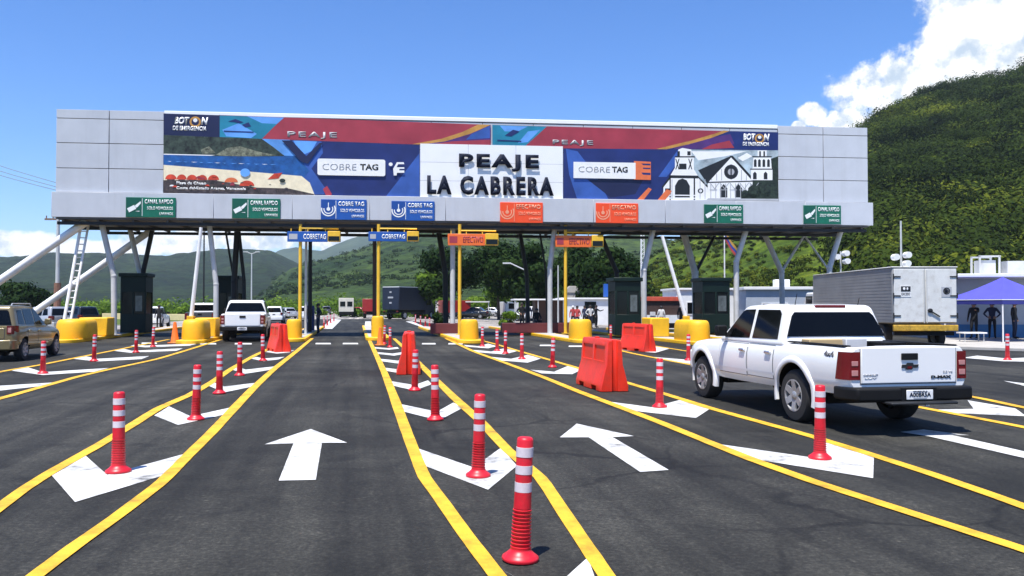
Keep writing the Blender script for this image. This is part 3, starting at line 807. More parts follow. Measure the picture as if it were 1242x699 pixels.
# left picture banner ---------------------------------------------------------
b3 = banner_root('picture_banner', 'blue banner with a beach picture and red parasols', group='picture banners on the gantry')
a = Art()
a(M_navy, [(199, 164.2), (318, 169), (509, 176.2), (509, 239.6), (199, 234.6)])
a(M_blue_print, [(509, 186), (509, 239.6), (468, 239)], [(349, 171), (390, 172.2), (392, 186), (378, 205), (400, 236), (380, 236), (352, 200)])
a(M_sky_print, [(318, 169), (352, 170.2), (362, 189.5), (338, 189.5)], [(356, 171), (385, 172), (378, 184), (366, 189)])
a(M_sea_print, [(199, 187.5), (360, 189.5), (376, 208), (366, 219), (199, 203.5)])
a(M_hill_print, [(199, 164.4), (290, 167.8), (318, 169), (332, 179), (346, 190), (300, 190.4), (252, 189.6), (199, 187)])
a(M_rock_print, [(262, 188.4), (276, 180), (292, 178), (312, 184), (336, 189), (310, 190.3), (270, 189.6)], [(244, 182), (254, 178), (262, 186), (246, 187.6)])
a(M_white_print, [(199, 187), (262, 188.6), (256, 189.5), (199, 188.2)])
a(M_sand_print, [(199, 200.5), (290, 207.6), (366, 214), (376, 222), (382, 237.2), (199, 234.2)])
a(M_shade_print, [(199, 219), (260, 219), (312, 228), (350, 229), (382, 236), (381, 237.4), (199, 234.4)])
for cx, cy, rx in [(208, 216.4, 7), (221, 216.6, 6), (233.5, 217, 6.4), (246, 217.2, 6), (259.5, 217.2, 6.8)]:
    a(M_umbrella_print, ellipse(cx, cy + 1.6, rx, 6.2, 0, 180, 10)); a(M_shade_print, [(cx - rx * .7, cy + 1.6), (cx + rx * .7, cy + 1.6), (cx + rx * .5, cy + 5), (cx - rx * .5, cy + 5)])
a(M_orange_print, ellipse(281, 221.5, 8, 5.6, 0, 180, 10)); a(M_umbrella_print, ellipse(300, 226, 9, 6.5, 0, 180, 10), [(325, 218), (333, 211), (343, 210), (338, 217)])
gr = random.Random(3)
for k in range(26):
    cx, cy = gr.uniform(202, 372), gr.uniform(214, 230); r = gr.uniform(.8, 2.2)
    if cy < 203 + (cx - 199) * .085 + 6: continue
    a(gr.choice([M_umbrella_print, M_shade_print, M_white_print, M_red_print, M_tree_print]), ellipse(cx, cy, r * 1.5, r, 0, 180, 6))
for k in range(14):
    cx = 204 + k * 9.5; a(M_sky_print if k % 3 else M_white_print, [(cx, 196 + k * .3), (cx + gr.uniform(4, 9), 196.3 + k * .3), (cx + 3, 196.8 + k * .3)])
a(M_sky_print, ellipse(298, 210, 6, 5)); a(M_tree_print, ellipse(343, 219.6, 3.6, 2.4))
a(M_red_print, [(392, 230), (397, 226), (403, 236), (401, 238), (396, 238)])
a(M_navy_dark, [(342, 171), (354, 171), (372, 190), (388, 174), (392, 174), (374, 199), (366, 197)])
a.build('print', b3)
gtext('Playa de Chuao', b3, M_white_print, 215, 221, 251, 225.5, y=-.150, bold=.02)
gtext('Costa del Estado Aragua, Venezuela', b3, M_white_print, 215, 227.4, 299, 231.6, y=-.150, bold=.02)
def rrect(x0, y0, x1, y1, r, sk=0):
    pts = []
    for cx, cy, a0 in ((x1 - r, y0 + r, 0), (x0 + r, y0 + r, 90), (x0 + r, y1 - r, 180), (x1 - r, y1 - r, 270)):
        for k in range(5):
            t = R(a0 + 22.5 * k); x = cx + r * math.cos(t); pts.append((x, cy - r * math.sin(t) + (x - x0) * sk))
    return pts
def car_icon(cx, cy, w, h):
    return [[(cx - w * .1, cy - h * .5), (cx + w * .45, cy - h * .5), (cx + w * .5, cy - h * .35), (cx, cy - h * .35), (cx - w * .12, cy - h * .12), (cx + w * .5, cy - h * .12), (cx + w * .5, cy), (cx + w * .1, cy), (cx + w * .1, cy + h * .12), (cx + w * .5, cy + h * .12), (cx + w * .5, cy + h * .3), (cx - w * .1, cy + h * .3), (cx - w * .12, cy + h * .5), (cx - w * .35, cy + h * .5), (cx - w * .4, cy), (cx - w * .28, cy - h * .2)]]
a = Art(); a.y = -.150
a(M_white_print, rrect(385.5, 193, 467.5, 213, 2.4, .018)); a.build('brand_plate', b3)
gtext('COBRE', b3, M_grey_print, 391.5, 199, 432.5, 207, y=-.156, bold=-.004, spacing=1.05)
gtext('TAG', b3, M_black_print, 437, 199.6, 459, 207.2, y=-.156, bold=.03)
a = Art(); a.y = -.150
a(M_white_print, *car_icon(483, 205.5, 15, 16), ellipse(474, 200, 2.4, 2.2)); a.build('emblem', b3)

# right picture banner --------------------------------------------------------
b4 = banner_root('picture_banner', 'blue banner with a black and white timbered church picture', group='picture banners on the gantry')
a = Art()
a(M_navy, [(683, 180.4), (943, 183), (943, 244), (683, 243.2)])
a(M_blue_print, [(686, 181), (700, 184), (722, 212), (738, 243), (700, 243), (690, 212)], [(822, 182), (834, 182), (808, 215), (798, 215)])
a(M_navy_dark, [(712, 218), (780, 218), (770, 236), (740, 240)])
a(M_orange_print, [(772, 243), (786, 228), (790, 230), (780, 243)])
a(M_cloud_print, [(834, 182), (943, 183), (943, 244), (800, 243), (806, 228), (820, 200)])
a(M_white_print, [(838, 184), (905, 184), (880, 190), (846, 195)], [(905, 186), (912, 190), (900, 196), (894, 192)])
a(M_tree_print, [(926, 196), (943, 190), (943, 242), (905, 242), (912, 215)])
a(M_black_print, [(846, 207), (886, 189.5), (896, 200), (858, 224)])
a(M_white_print, [(858, 222), (886, 191.5), (912, 219), (912, 242), (856, 242)])
a(M_black_print, [(884.5, 189.5), (888, 189.5), (915, 219), (911, 219)], [(856, 221), (912, 219.5), (912, 221), (856, 222.6)], ellipse(886, 209, 8.6, 8.8))
a(M_grey_print, ellipse(886, 209, 4, 4)); a(M_black_print, [(885.2, 200), (886.8, 200), (886.8, 218), (885.2, 218)])
a(M_black_print, *[[(x - 4.4, 240), (x - 4.4, 229), (x, 223.6), (x + 4.4, 229), (x + 4.4, 240)] for x in (877, 895, 911)])
# front tower
a(M_white_print, [(804, 243), (804, 226), (812, 214), (818, 204), (818, 191), (841, 191), (841, 206), (846, 214), (857, 226), (857, 243)], [(822, 191), (822, 182), (827, 180), (838, 182), (838, 191)])
a(M_black_print, [(818, 190), (842, 190), (842, 191.6), (818, 191.6)], [(811, 213), (846, 213.5), (846, 217), (811, 216.5)], [(823, 199), (832, 199), (832, 206), (823, 206)],
  [(818, 240), (818, 226), (822, 219), (827, 217), (832, 219), (836, 226), (836, 240)], [(821, 184), (824, 184), (824, 190), (821, 190)], [(833, 184), (837, 184), (837, 189), (833, 189)],
  [(811.4, 216), (813, 216), (813, 243), (811.4, 243)], [(840.6, 216), (842.4, 216), (842.4, 243), (840.6, 243)], [(844, 214), (846, 214), (858, 226), (857, 228)], [(812, 214), (814, 215), (803, 229), (802, 227)],
  [(806, 229), (812, 229), (812, 232), (806, 232)], ellipse(849, 232, 3.4, 3.2),
  *[[(x, 193), (x + 1.2, 193), (x + 5, 206), (x + 3.8, 206)] for x in (818.4, 834)], *[[(x + 4, 193), (x + 5.2, 193), (x + 1.2, 206), (x, 206)] for x in (818.4, 834)])
a(M_white_print, ellipse(849, 232, 1.8, 1.7), [(806, 236.5), (856, 237), (856, 238.3), (806, 237.8)], [(806, 240), (856, 240.4), (856, 241.7), (806, 241.3)])
# right tower
a(M_white_print, [(910, 219), (910, 207), (912, 204), (913, 191), (934, 191), (935, 204), (936, 207), (936, 219)], [(918, 190), (918, 183), (929, 183), (929, 190)])
a(M_black_print, [(909, 205), (937, 205), (937, 206.4), (909, 206.4)], [(911, 190), (936, 190), (934, 191.6), (913, 191.6)], *[[(x, 203), (x, 195), (x + 1.6, 193.4), (x + 3.2, 195), (x + 3.2, 203)] for x in (913.6, 918.6, 924, 929.6)],
  *[[(x, 218), (x, 211), (x + 2.2, 208.6), (x + 4.4, 211), (x + 4.4, 218)] for x in (912.5, 925.5)], [(920, 184), (922, 184), (922, 190), (920, 190)], [(925, 184), (927, 184), (927, 190), (925, 190)])
tim = []
for x in range(862, 912, 6):
    yt_ = 191.5 + (27.5 * (886 - x) / 28 if x < 886 else 27.5 * (x - 886) / 26) + 2
    if abs(x - 886) > 9: tim.append([(x, yt_), (x + .9, yt_ + .6), (x + .9, 219), (x, 219.4)])
    tim.append([(x - 1, 223), (x - .2, 223), (x - .2, 241), (x - 1, 241)])
for x in range(860, 910, 12):
    tim += [[(x, 222), (x + .9, 222), (x + 6.9, 230), (x + 6, 230)], [(x + 11, 222), (x + 11.9, 222), (x + 6, 230), (x + 5.1, 230)], [(x, 230.4), (x + 9, 230.4), (x + 9, 231.2), (x, 231.2)]]
for x in (814, 848, 854): tim.append([(x, 218), (x + .8, 218), (x + .8, 242), (x, 242)])
a(M_grey_print, *tim)
a(M_tree_print, ellipse(903, 236, 5, 5), ellipse(914, 233, 8, 8), ellipse(928, 230, 9, 9), [(898, 242), (898, 238), (943, 232), (943, 243)])
a(M_grey_print, [(856, 243.4), (858, 241), (943, 241.6), (943, 244)])
a(M_orange_print, [(797, 243), (808, 230), (814, 232), (812, 236), (806, 243)])
a.build('print', b4)
a = Art(); a.y = -.150
a(M_orange_print, [(768, 196), (788.5, 197), (788.5, 219), (768, 218.4)]); a(M_white_print, [(695, 197), (770, 198.2), (770, 217.8), (695, 216.6)]); a(M_navy, [(777, 199), (788, 199.4), (788, 201.4), (779, 201)], [(779, 204), (788, 204.4), (788, 206), (779, 205.6)], [(777, 210), (788, 210.4), (788, 213), (779, 212.6)])
a.build('brand_plate', b4)
gtext('COBRE', b4, M_grey_print, 701, 202.5, 739, 209.6, y=-.158, bold=-.004, spacing=1.05)
gtext('TAG', b4, M_black_print, 741.5, 202.8, 760.5, 210, y=-.158, bold=.03)

# name board -------------------------------------------------------------------
nb = banner_root('name_board', 'white name board with raised dark letters in the middle of the gantry', 'sign')
s0, s1 = gp(509.5, 208)[0], gp(682.5, 208)[0]
mb = MB(); panels(mb, list(np.linspace(s0, s1, 4)), [7.36, 8.26, 9.24, 10.22], -.07, .008, .03)
mb.build('panel', M_panel_white, nb)
mb = MB(); mb.box(s0 + .01, s1 - .01, -.082, -.062, 7.37, 10.21); mb.build('backing', M_grey_print, nb)
gtext('PEAJE', nb, M_letter, 556.5, 188, 653, 209, y=-.20, bold=.05, extrude=.012, spacing=1.26)
gtext('LA CABRERA', nb, M_letter, 518, 214.5, 671, 237.5, y=-.20, bold=.05, extrude=.012, spacing=1.26)

# eight lane signs on the lower band ----------------------------------------------
def lane_sign(x0, y0, x1, y1, kind, label):
    fm, fm2 = {'g': (M_green_sign, M_green_sign2), 'b': (M_blue_sign, M_blue_sign2), 'o': (M_orange_sign, M_orange_sign)}[kind]
    tm = M_soft_text if kind == 'o' else M_sign_text
    sa, sb = gp(x0, (y0 + y1) / 2)[0], gp(x1, (y0 + y1) / 2)[0]
    xm = (x0 + x1) / 2
    zt, zb = gp(xm, y0)[1], gp(xm, y1)[1]
    t = thing('lane_sign', label, 'sign', gl(sa, -.22, zb), GANG, 'lane signs on the gantry')
    w, h = sb - sa, zt - zb
    mb = MB(); mb.box(0, w, -.07, -.003, 0, h); mb.build('sign_face', fm, t, bevel=.01, seg=1)
    mb = MB(); mb.box(.02, w * .32, -.076, -.071, .02, h - .02, 0); mb.box(w * .325, w * .335, -.078, -.071, .06, h - .06, 1)
    mb.build('symbol_field', [fm2, tm], t)
    mb = MB(); y = -.082; cx, cz = w * .165, h * .5
    if kind == 'g':        # tilted camera-like device
        M = Matrix.Translation((cx - .02, y, cz - .04)) @ Matrix.Rotation(R(-28), 4, 'Y')
        mb.box(-w * .12, w * .04, -.004, 0, -h * .10, h * .12, 0, M); mb.box(w * .045, w * .09, -.004, 0, -h * .05, h * .07, 0, M)
        mb.add([(cx + w * .03, y, cz + h * .1), (cx + w * .13, y, cz + h * .3), (cx + w * .14, y, cz + h * .2), (cx + w * .07, y, cz)], [(0, 1, 2, 3)])
        mb.add([(cx + w * .02, y, cz - h * .2), (cx + w * .11, y, cz - h * .22), (cx + w * .11, y, cz - h * .18)], [(0, 1, 2)])
    else:                  # signal arcs round a dot
        for r0, r1 in ((.30, .36), (.19, .24)):
            for a0 in range(170, 371, 20):
                p = []
                for aa, rr in ((a0, r0), (a0 + 20, r0), (a0 + 20, r1), (a0, r1)):
                    p.append((cx + h * rr * math.cos(R(aa)), y, cz + h * .02 + h * rr * math.sin(R(aa))))
                mb.add(p, [(0, 1, 2, 3)])
        mb.add([(cx + h * .09 * math.cos(R(t * 30)), y, cz + h * .02 + h * .09 * math.sin(R(t * 30))) for t in range(12)], [tuple(range(12))])
        mb.box(cx - .02, cx + .02, y - .001, y, cz, cz + h * .34)
    mb.build('symbol', tm, t, smooth=0)
    l1, l2, l3 = {'g': ('CANAL RAPIDO', 'SOLO VEHICULOS', 'LIVIANOS'), 'b': ('COBRE TAG', 'SOLO VEHICULOS', 'LIVIANOS'), 'o': ('EFECTIVO', 'SOLO VEHICULOS', 'LIVIANOS')}[kind]
    text(l1, t, tm, w * .38, w * .95, h * .68, h * .90, -.076, bold=.02)
    text(l2, t, tm, w * .43, w * .95, h * .38, h * .54, -.076, bold=.01)
    text(l3, t, tm, w * .68, w * .95, h * .12, h * .25, -.076, bold=.01)
    return t
lane_sign(155, 240.5, 215, 264.5, 'g', 'green lane sign at the left end of the gantry')
lane_sign(283, 242, 341, 266, 'g', 'green lane sign above the stopped white pickup')
lane_sign(390, 243, 445, 267.5, 'b', 'left one of the two blue lane signs on the gantry')
lane_sign(475, 245, 527, 268.5, 'b', 'blue lane sign just under the left end of the white name board')
lane_sign(606, 246.5, 657.5, 271, 'o', 'orange lane sign under the right half of the white name board')
lane_sign(721.5, 247.5, 772.5, 271.5, 'o', 'orange lane sign under the blue church banner')
lane_sign(852, 249, 899, 271.5, 'g', 'green lane sign under the church picture')
lane_sign(972, 250, 1017, 272.5, 'g', 'green lane sign at the right end of the gantry')

# yellow posts with overhead boards --------------------------------------------------
def board_post(px, depth, bx0, bx1, by0, by1, face, lx0, body, label):
    c = GY(px, depth, .15)
    t = thing('overhead_sign', label, 'sign', c, GANG, 'boards on yellow posts over the lanes')
    k = depth / FPX
    def X(p): return (p - px) * k
    def Z(p): return CAM_H + (371 - p) * k - .15
    mb = MB(); mb.tube((0, 0, 0), (0, 0, Z(272)), .095, .085, 12); mb.box(-.2, .2, -.2, .2, 0, .03)
    mb.build('post', M_yellow_metal, t)
    mb = MB(); mb.tube((0, -.02, Z(by0 - 4)), (X(bx1) - .1, -.02, Z(by0 - 4)), .045, n=8)
    for q in (bx0 + 4, (bx0 + lx0) / 2, lx0 - 3): mb.tube((X(q), -.02, Z(by0 - 4)), (X(q), -.05, Z(by0)), .025, n=6)
    mb.build('bracket', M_yellow_metal, t)
    mb = MB(); mb.box(X(bx0), X(lx0), -.16, -.10, Z(by1), Z(by0)); bd = mb.build('board', face, t, bevel=.015, seg=1)
    text(body, t, M_sign_text if face != M_orange_board else M_red_print, X(px + 4), X(lx0 - 2), Z(by1 - 3.2), Z(by0 + 3), -.163, bold=.02)
    mb = MB(); mb.box(X(bx0 + 2), X(px - 3), -.168, -.162, Z(by1 - 3), Z(by0 + 3), 0); mb.build('symbol', M_grey_print if face != M_orange_board else M_red_print, t)
    mb = MB(); mb.box(X(lx0 + .3), X(bx1), -.30, .12, Z(by1 - .5), Z(by0 - .5)); mb.build('lane_light', M_yellow_metal, t, bevel=.02)
    mb = MB(); mb.box(X(lx0 + 1), X(bx1 - .7), -.308, -.301, Z(by1 - 1.2), Z((by0 + by1) / 2 - .5)); mb.build('lens', M_glass_dull, t)
    return t
board_post(364, 42.8, 349, 412, 281, 293.6, M_blue_sign, 397, 'COBRETAG', 'blue board on a yellow post beside the person in dark clothes')
board_post(459, 42.6, 447, 507.5, 281.4, 293, M_blue_sign, 493, 'COBRETAG', 'blue board on the yellow post in the centre island')
board_post(557.5, 42.6, 543, 604, 284, 298, M_orange_board, 588, 'EFECTIVO', 'orange board on a yellow post, left one of the two')
board_post(686, 44.5, 673, 731.5, 286, 300, M_orange_board, 717, 'EFECTIVO', 'orange board on a yellow post beside the maroon planter, right one of the two')

# raised barrier arms ------------------------------------------------------------------
def arm(base_px, base_y, top_px, top_y, depth, label):
    p0, p1 = GY(base_px, depth, 1.0), W(top_px, top_y, depth)
    t = thing('barrier_arm', label, 'barrier arm', GY(base_px, depth, .15), 0, 'raised barrier arms')
    o = t.location
    mb = MB(); mb.tube(p0 - o, p1 - o, .10, .08, 10); mb.build('arm', M_white_steel, t)
    mb = MB(); mb.box(-.16, .16, -.16, .16, 0, 1.0); mb.build('cabinet', M_yellow, t, bevel=.02)
arm(232, 390, 244, 276, 40.4, 'raised white barrier arm leaning right over the left lanes')
arm(832, 392, 803, 286, 40.6, 'raised white barrier arm leaning left, ahead of the white pickup')

# toll booths ---------------------------------------------------------------------------
def booth(px, base_y, w, d, h, label):
    c = G(px, base_y, .15)
    t = thing('toll_booth', label, 'toll booth', c, ROAD * .55, 'dark green toll booths')
    mb = MB(); mb.box(-w / 2, w / 2, 0, d, 0, 1.05); mb.box(-w / 2, w / 2, 0, d, 2.25, h - .2)
    for x in (-w / 2, -.05, w / 2 - .1):
        for y in (0, d - .1): mb.box(x, x + .1, y, y + .1, 1.05, 2.25)
    mb.build('cabin', M_booth, t, bevel=.012, seg=1)
    mb = MB(); mb.box(-w / 2 - .09, w / 2 + .09, -.09, d + .09, h - .2, h); mb.build('roof', M_booth, t, bevel=.03)
    mb = MB()
    for a, b in ((-w / 2 + .1, -.05), (.05, w / 2 - .1)): mb.box(a, b, .03, .045, 1.05, 2.25)
    mb.build('window', M_glass_dull, t)
    mb = MB(); mb.box(.12, w / 2 - .2, .012, .026, 1.2, 2.05); mb.build('pane', mat('pane_reflection', (.10, .12, .125), .12, spec=.5, var=.4, scale=2.5), t)  # window reflection put into the colour of a pale sheet
    for s in (-1, 1):
        mb = MB(); mb.box(s * (w / 2 - .04) - .006, s * (w / 2 - .04) + .006, .1, d - .1, 1.05, 2.25); mb.build('window', M_glass_dull, t)
    mb = MB(); mb.box(-w / 2 + .25, w / 2 - .25, .25, d - .3, 0.9, 1.0); mb.box(-.3, .2, .4, .7, 1.0, 1.4); mb.build('counter', M_grey_wall, t)
    mb = MB()
    mb.box(-w / 2 + .12, -w / 2 + .3, -.02, -.004, 1.35, 1.85); mb.build('notice', M_glass_dull, t)
    return t
booth(161, 404, 1.35, 1.2, 3.3, 'dark green toll booth behind the leftmost yellow nose')
booth(274, 401.5, 1.35, 1.3, 3.3, 'dark green toll booth left of the stopped white pickup')
booth(762, 406.5, 1.35, 1.7, 2.95, 'dark green toll booth behind the red barrier nearer the white pickup')
booth(869, 404, 1.55, 1.7, 3.05, 'dark green toll booth just above the white pickup bonnet')

# maroon planter walls beyond the noses ---------------------------------------------------
for px, y, w, label in [(548, 405, 2.3, 'maroon low planter wall beside the centre lane, left one'), (655, 404, 4.2, 'maroon low planter wall below the waiting people')]:
    c = G(px, y, .15)
    t = thing('planter', label, 'planter', c, ROAD * .4, 'maroon planters on the islands')
    mb = MB(); mb.box(-w / 2, w / 2, 0, .18, 0, .55); mb.box(-w / 2, w / 2, 1.2, 1.38, 0, .55); mb.box(-w / 2, -w / 2 + .18, .18, 1.2, 0, .55); mb.box(w / 2 - .18, w / 2, .18, 1.2, 0, .55)
    mb.build('planter_wall', M_maroon, t, bevel=.02)
    mb = MB(); mb.box(-w / 2 + .18, w / 2 - .18, .18, 1.2, 0, .45); mb.build('soil', M_brown, t)

# ------------------------------------------------------------------ flexible posts
def make_post():
    t = empty('flexible_post')
    H = .79
    prof = [(.118, 0), (.122, .012), (.118, .024), (.095, .040), (.072, .062), (.066, .075)]
    z = .075
    for k in range(11):
        prof += [(.068 - k * .0006, z + .006), (.068 - k * .0006, z + .014), (.060 - k * .0006, z + .018), (.060 - k * .0006, z + .022)]
        z += .0235
    prof += [(.058, z), (.055, .47), (.0535, H - .02), (.049, H - .006), (.038, H), (0, H)]
    mb = MB(); mb.lathe(prof, 24); mb.build('post_body', M_red, t, smooth=50)
    for f0, f1 in ((.08, .16), (.228, .30), (.365, .445)):
        mb = MB(); r = .0565
        mb.lathe([(r - .004, H * (1 - f1)), (r, H * (1 - f1) + .001), (r, H * (1 - f0) - .001), (r - .004, H * (1 - f0))], 24)
        mb.build('reflective_band', M_reflect, t, smooth=50)
    return t
POSTS = [
    (631, 680, 'red post with white bands nearest the camera, base ringed by fins'),
    (580, 578.5, 'red post on the large white chevron of the middle island'),
    (528, 510, 'third red post from the camera in the middle island'),
    (503, 474, 'red post standing right against the front of the middle red barrier'),
    (473, 421.5, 'small red post just left of the middle red barrier, nearer one'),
    (466, 417.5, 'small red post at the foot of the centre yellow nose'),
    (143.5, 573.5, 'red post on the large white chevron at the left'),
    (237.5, 509.5, 'second red post from the camera in the left island'),
    (266, 478, 'third red post from the camera in the left island'),
    (290.5, 456, 'fourth red post from the camera in the left island'),
    (319, 438, 'red post just left of the red barrier near the stopped pickup'),
    (52, 453.5, 'red post beside the tan car rear wheel'),
    (114, 438.5, 'red post in front of the leftmost yellow nose'),
    (165, 428, 'red post in front of the leftmost toll booth, nearer one'),
    (185.5, 421, 'red post in front of the leftmost toll booth, farther one'),
    (994.5, 557, 'red post in front of the white pickup rear wheel'),
    (800, 494.5, 'red post right of the large red barrier, on a white chevron'),
    (670, 446, 'red post left of the large red barrier'),
    (633, 436, 'red post midway between the right yellow nose and the large red barrier'),
    (613, 429.5, 'one of a close pair of red posts right of the orange board post, nearer one'),
    (603, 426, 'one of a close pair of red posts right of the orange board post, farther one'),
    (585, 420.5, 'red post right beside the yellow nose under the left orange board'),
    (835, 437.5, 'red post just left of the white pickup front wheel'),
    (741, 416, 'thin red post between the two red barriers on the right'),
    (1222, 437, 'red post near the blue tent leg'),
]
p_first = None
for px, py, label in POSTS:
    if p_first is None: o = p_first = make_post()
    else: o = copy_tree(p_first)
    o.location = G(px, py) + Vector((0, 0, .006)); o.rotation_euler.z = random.uniform(0, 6)
    o.rotation_euler.x = R(random.uniform(-2, 2)); o.rotation_euler.y = R(random.uniform(-2, 2))
    tag(o, label, 'bollard', 'red flexible lane posts')
# far posts beyond the gantry share one description
for px, py in [(393, 398.5), (397, 395), (401, 392), (405, 390), (504, 391.5), (510, 394), (516, 396.5), (521, 399)]:
    o = copy_tree(p_first); o.location = G(px, py); o.rotation_euler = (0, 0, random.uniform(0, 6))
    side = 'left' if px < 450 else 'right'
    tag(o, 'tiny red post in the row beyond the gantry, %s side of the centre lanes' % side, 'bollard', 'red posts beyond the gantry, %s row' % side)

# ------------------------------------------------------------------ red water barriers
def make_barrier():
    t = empty('water_barrier')
    L, H = 1.75, .98
    prof = [(-.29, 0), (-.29, .10), (-.275, .14), (-.22, .36), (-.175, .50), (-.145, .92), (-.12, H), (.12, H), (.145, .92), (.175, .50), (.22, .36), (.275, .14), (.29, .10), (.29, 0)]
    mb = MB(); rings = []
    for y, k, dz in ((-L / 2, .90, .02), (-L / 2 + .04, .98, 0), (-L / 2 + .08, 1, 0), (-.05, 1, 0), (.05, 1, 0), (L / 2 - .08, 1, 0), (L / 2 - .04, .98, 0), (L / 2, .90, .02)):
        rings.append([(x * k, y, min(z, H - dz)) for x, z in prof])
    mb.loft(rings)
    o = mb.build('shell', M_redbar, t, smooth=0)
    cs = []
    for y in (-.42, .42):                                   # forklift slots
        c = MB(); c.box(-.5, .5, y - .16, y + .16, -.1, .085); cs.append(c.build('c', M_redbar))
    c = MB(); c.tube((0, -L / 2, -.2), (0, -L / 2, H + .2), .06, n=12); cs.append(c.build('c', M_redbar))   # end key slot
    for s in (-1, 1):                                       # shallow side recesses
        for y0, y1 in ((-L / 2 + .16, -.06), (.06, L / 2 - .16)):
            c = MB(); c.prism([(s * .150, y0, .56), (s * .128, y0, .86), (s * .40, y0, .86), (s * .40, y0, .56)], (0, y1 - y0, 0))
            M = None
            cs.append(c.build('c', M_redbar))
    cut(o, cs)
    b = o.modifiers.new('bevel', 'BEVEL'); b.width = .018; b.segments = 3; b.limit_method = 'ANGLE'; b.angle_limit = R(28)
    o.data.polygons.foreach_set('use_smooth', [True] * len(o.data.polygons)); o.data.set_sharp_from_angle(angle=R(50))
    mb = MB(); mb.lathe([(.05, H), (.05, H + .025), (.03, H + .03), (0, H + .03)], 12, 0, Matrix.Translation((0, .25, 0))); mb.build('filler_cap', M_redbar, t)
    return t
bar0 = make_barrier()
BARS = [(729, 470.3, 11.5, 'large red plastic barrier left of the white pickup, nearest of the barriers', 1.0),
        (496, 451.5, 6.5, 'red plastic barrier seen end-on in the middle island', 1.0),
        (773, 425.5, 22, 'red plastic barrier in front of the right-hand toll booths', 1.0),
        (338, 426, 26, 'red plastic barrier just right of the stopped white pickup', 1.0)]
for i, (px, py, rz, label, k) in enumerate(BARS):
    o = bar0 if i == 0 else copy_tree(bar0)
    o.location = G(px, py) + Vector((0, 0, .012)); o.rotation_euler.z = R(rz); o.scale = (k, k, k)
    tag(o, label, 'road barrier', 'red plastic road barriers')
# reflective plate on the end of the middle barrier
e = [o for o in bpy.data.objects if o.name.startswith('water_barrier')]

# orange cones --------------------------------------------------------------------------
def make_cone():
    t = empty('traffic_cone')
    mb = MB(); mb.box(-.19, .19, -.19, .19, 0, .035); mb.build('base', M_orange, t, bevel=.012)
    mb = MB(); mb.lathe([(.15, .035), (.135, .06), (.055, .70), (.048, .74), (.03, .75), (.028, .70)], 18); mb.build('cone_body', M_orange, t, smooth=50)
    return t
c0 = make_cone()
for i, (px, py, k, label) in enumerate([(212, 416.5, 1.25, 'orange cone at the left corner of the yellow nose beside the barrier arm'), (461, 419, 1.0, 'small orange cone in front of the centre yellow nose')]):
    o = c0 if i == 0 else copy_tree(c0)
    o.location = G(px, py); o.scale = (k, k, k); o.rotation_euler.z = i * .4
    tag(o, label, 'traffic cone', 'orange cones at the island noses')

# ------------------------------------------------------------------ vehicles
def wheel(parent, x, y, r, w, side, rim=M_rim, spokes=6):
    """tyre mesh with the rim as its child; local axis along x"""
    M = Matrix.Translation((x, y, r)) @ Matrix.Rotation(R(90) * side, 4, 'Y')
    mb = MB()
    mb.lathe([(r * .60, -w / 2), (r * .70, -w / 2 - .004), (r * .93, -w / 2 + .004), (r * .985, -w / 2 + .03), (r, -w / 2 + .06), (r, w / 2 - .06), (r * .985, w / 2 - .03), (r * .93, w / 2 - .004), (r * .70, w / 2 + .004), (r * .60, w / 2)], 32, 0, M, False)
    t = mb.build('wheel', M_tyre, parent, smooth=40)
    mb = MB()
    mb.lathe([(r * .62, w / 2 - .004), (r * .62, w / 2 + .006), (r * .575, w / 2 + .006), (r * .55, w / 2 - .03), (r * .55, -w / 2 + .02)], 32, 0, M, False)
    for k in range(spokes):
        a = 2 * math.pi * k / spokes
        Mk = M @ Matrix.Rotation(a, 4, 'Z')
        s = r * .13
        mb.prism([(r * .12, -s * 1.1, w / 2 - .045), (r * .57, -s * .9, w / 2 - .02), (r * .57, s * .9, w / 2 - .02), (r * .12, s * 1.1, w / 2 - .045)], (0, 0, .03), 0, Mk)
    mb.lathe([(r * .17, w / 2 - .06), (r * .17, w / 2 - .01), (r * .12, w / 2 + .002), (0, w / 2 + .002)], 16, 0, M, False)
    o = mb.build('rim', rim, t, smooth=40)
    mb = MB(); mb.lathe([(r * .56, w / 2 - .075), (0, w / 2 - .075)], 24, 0, M); mb.build('brake_disc', M_dark_steel, t)
    return t

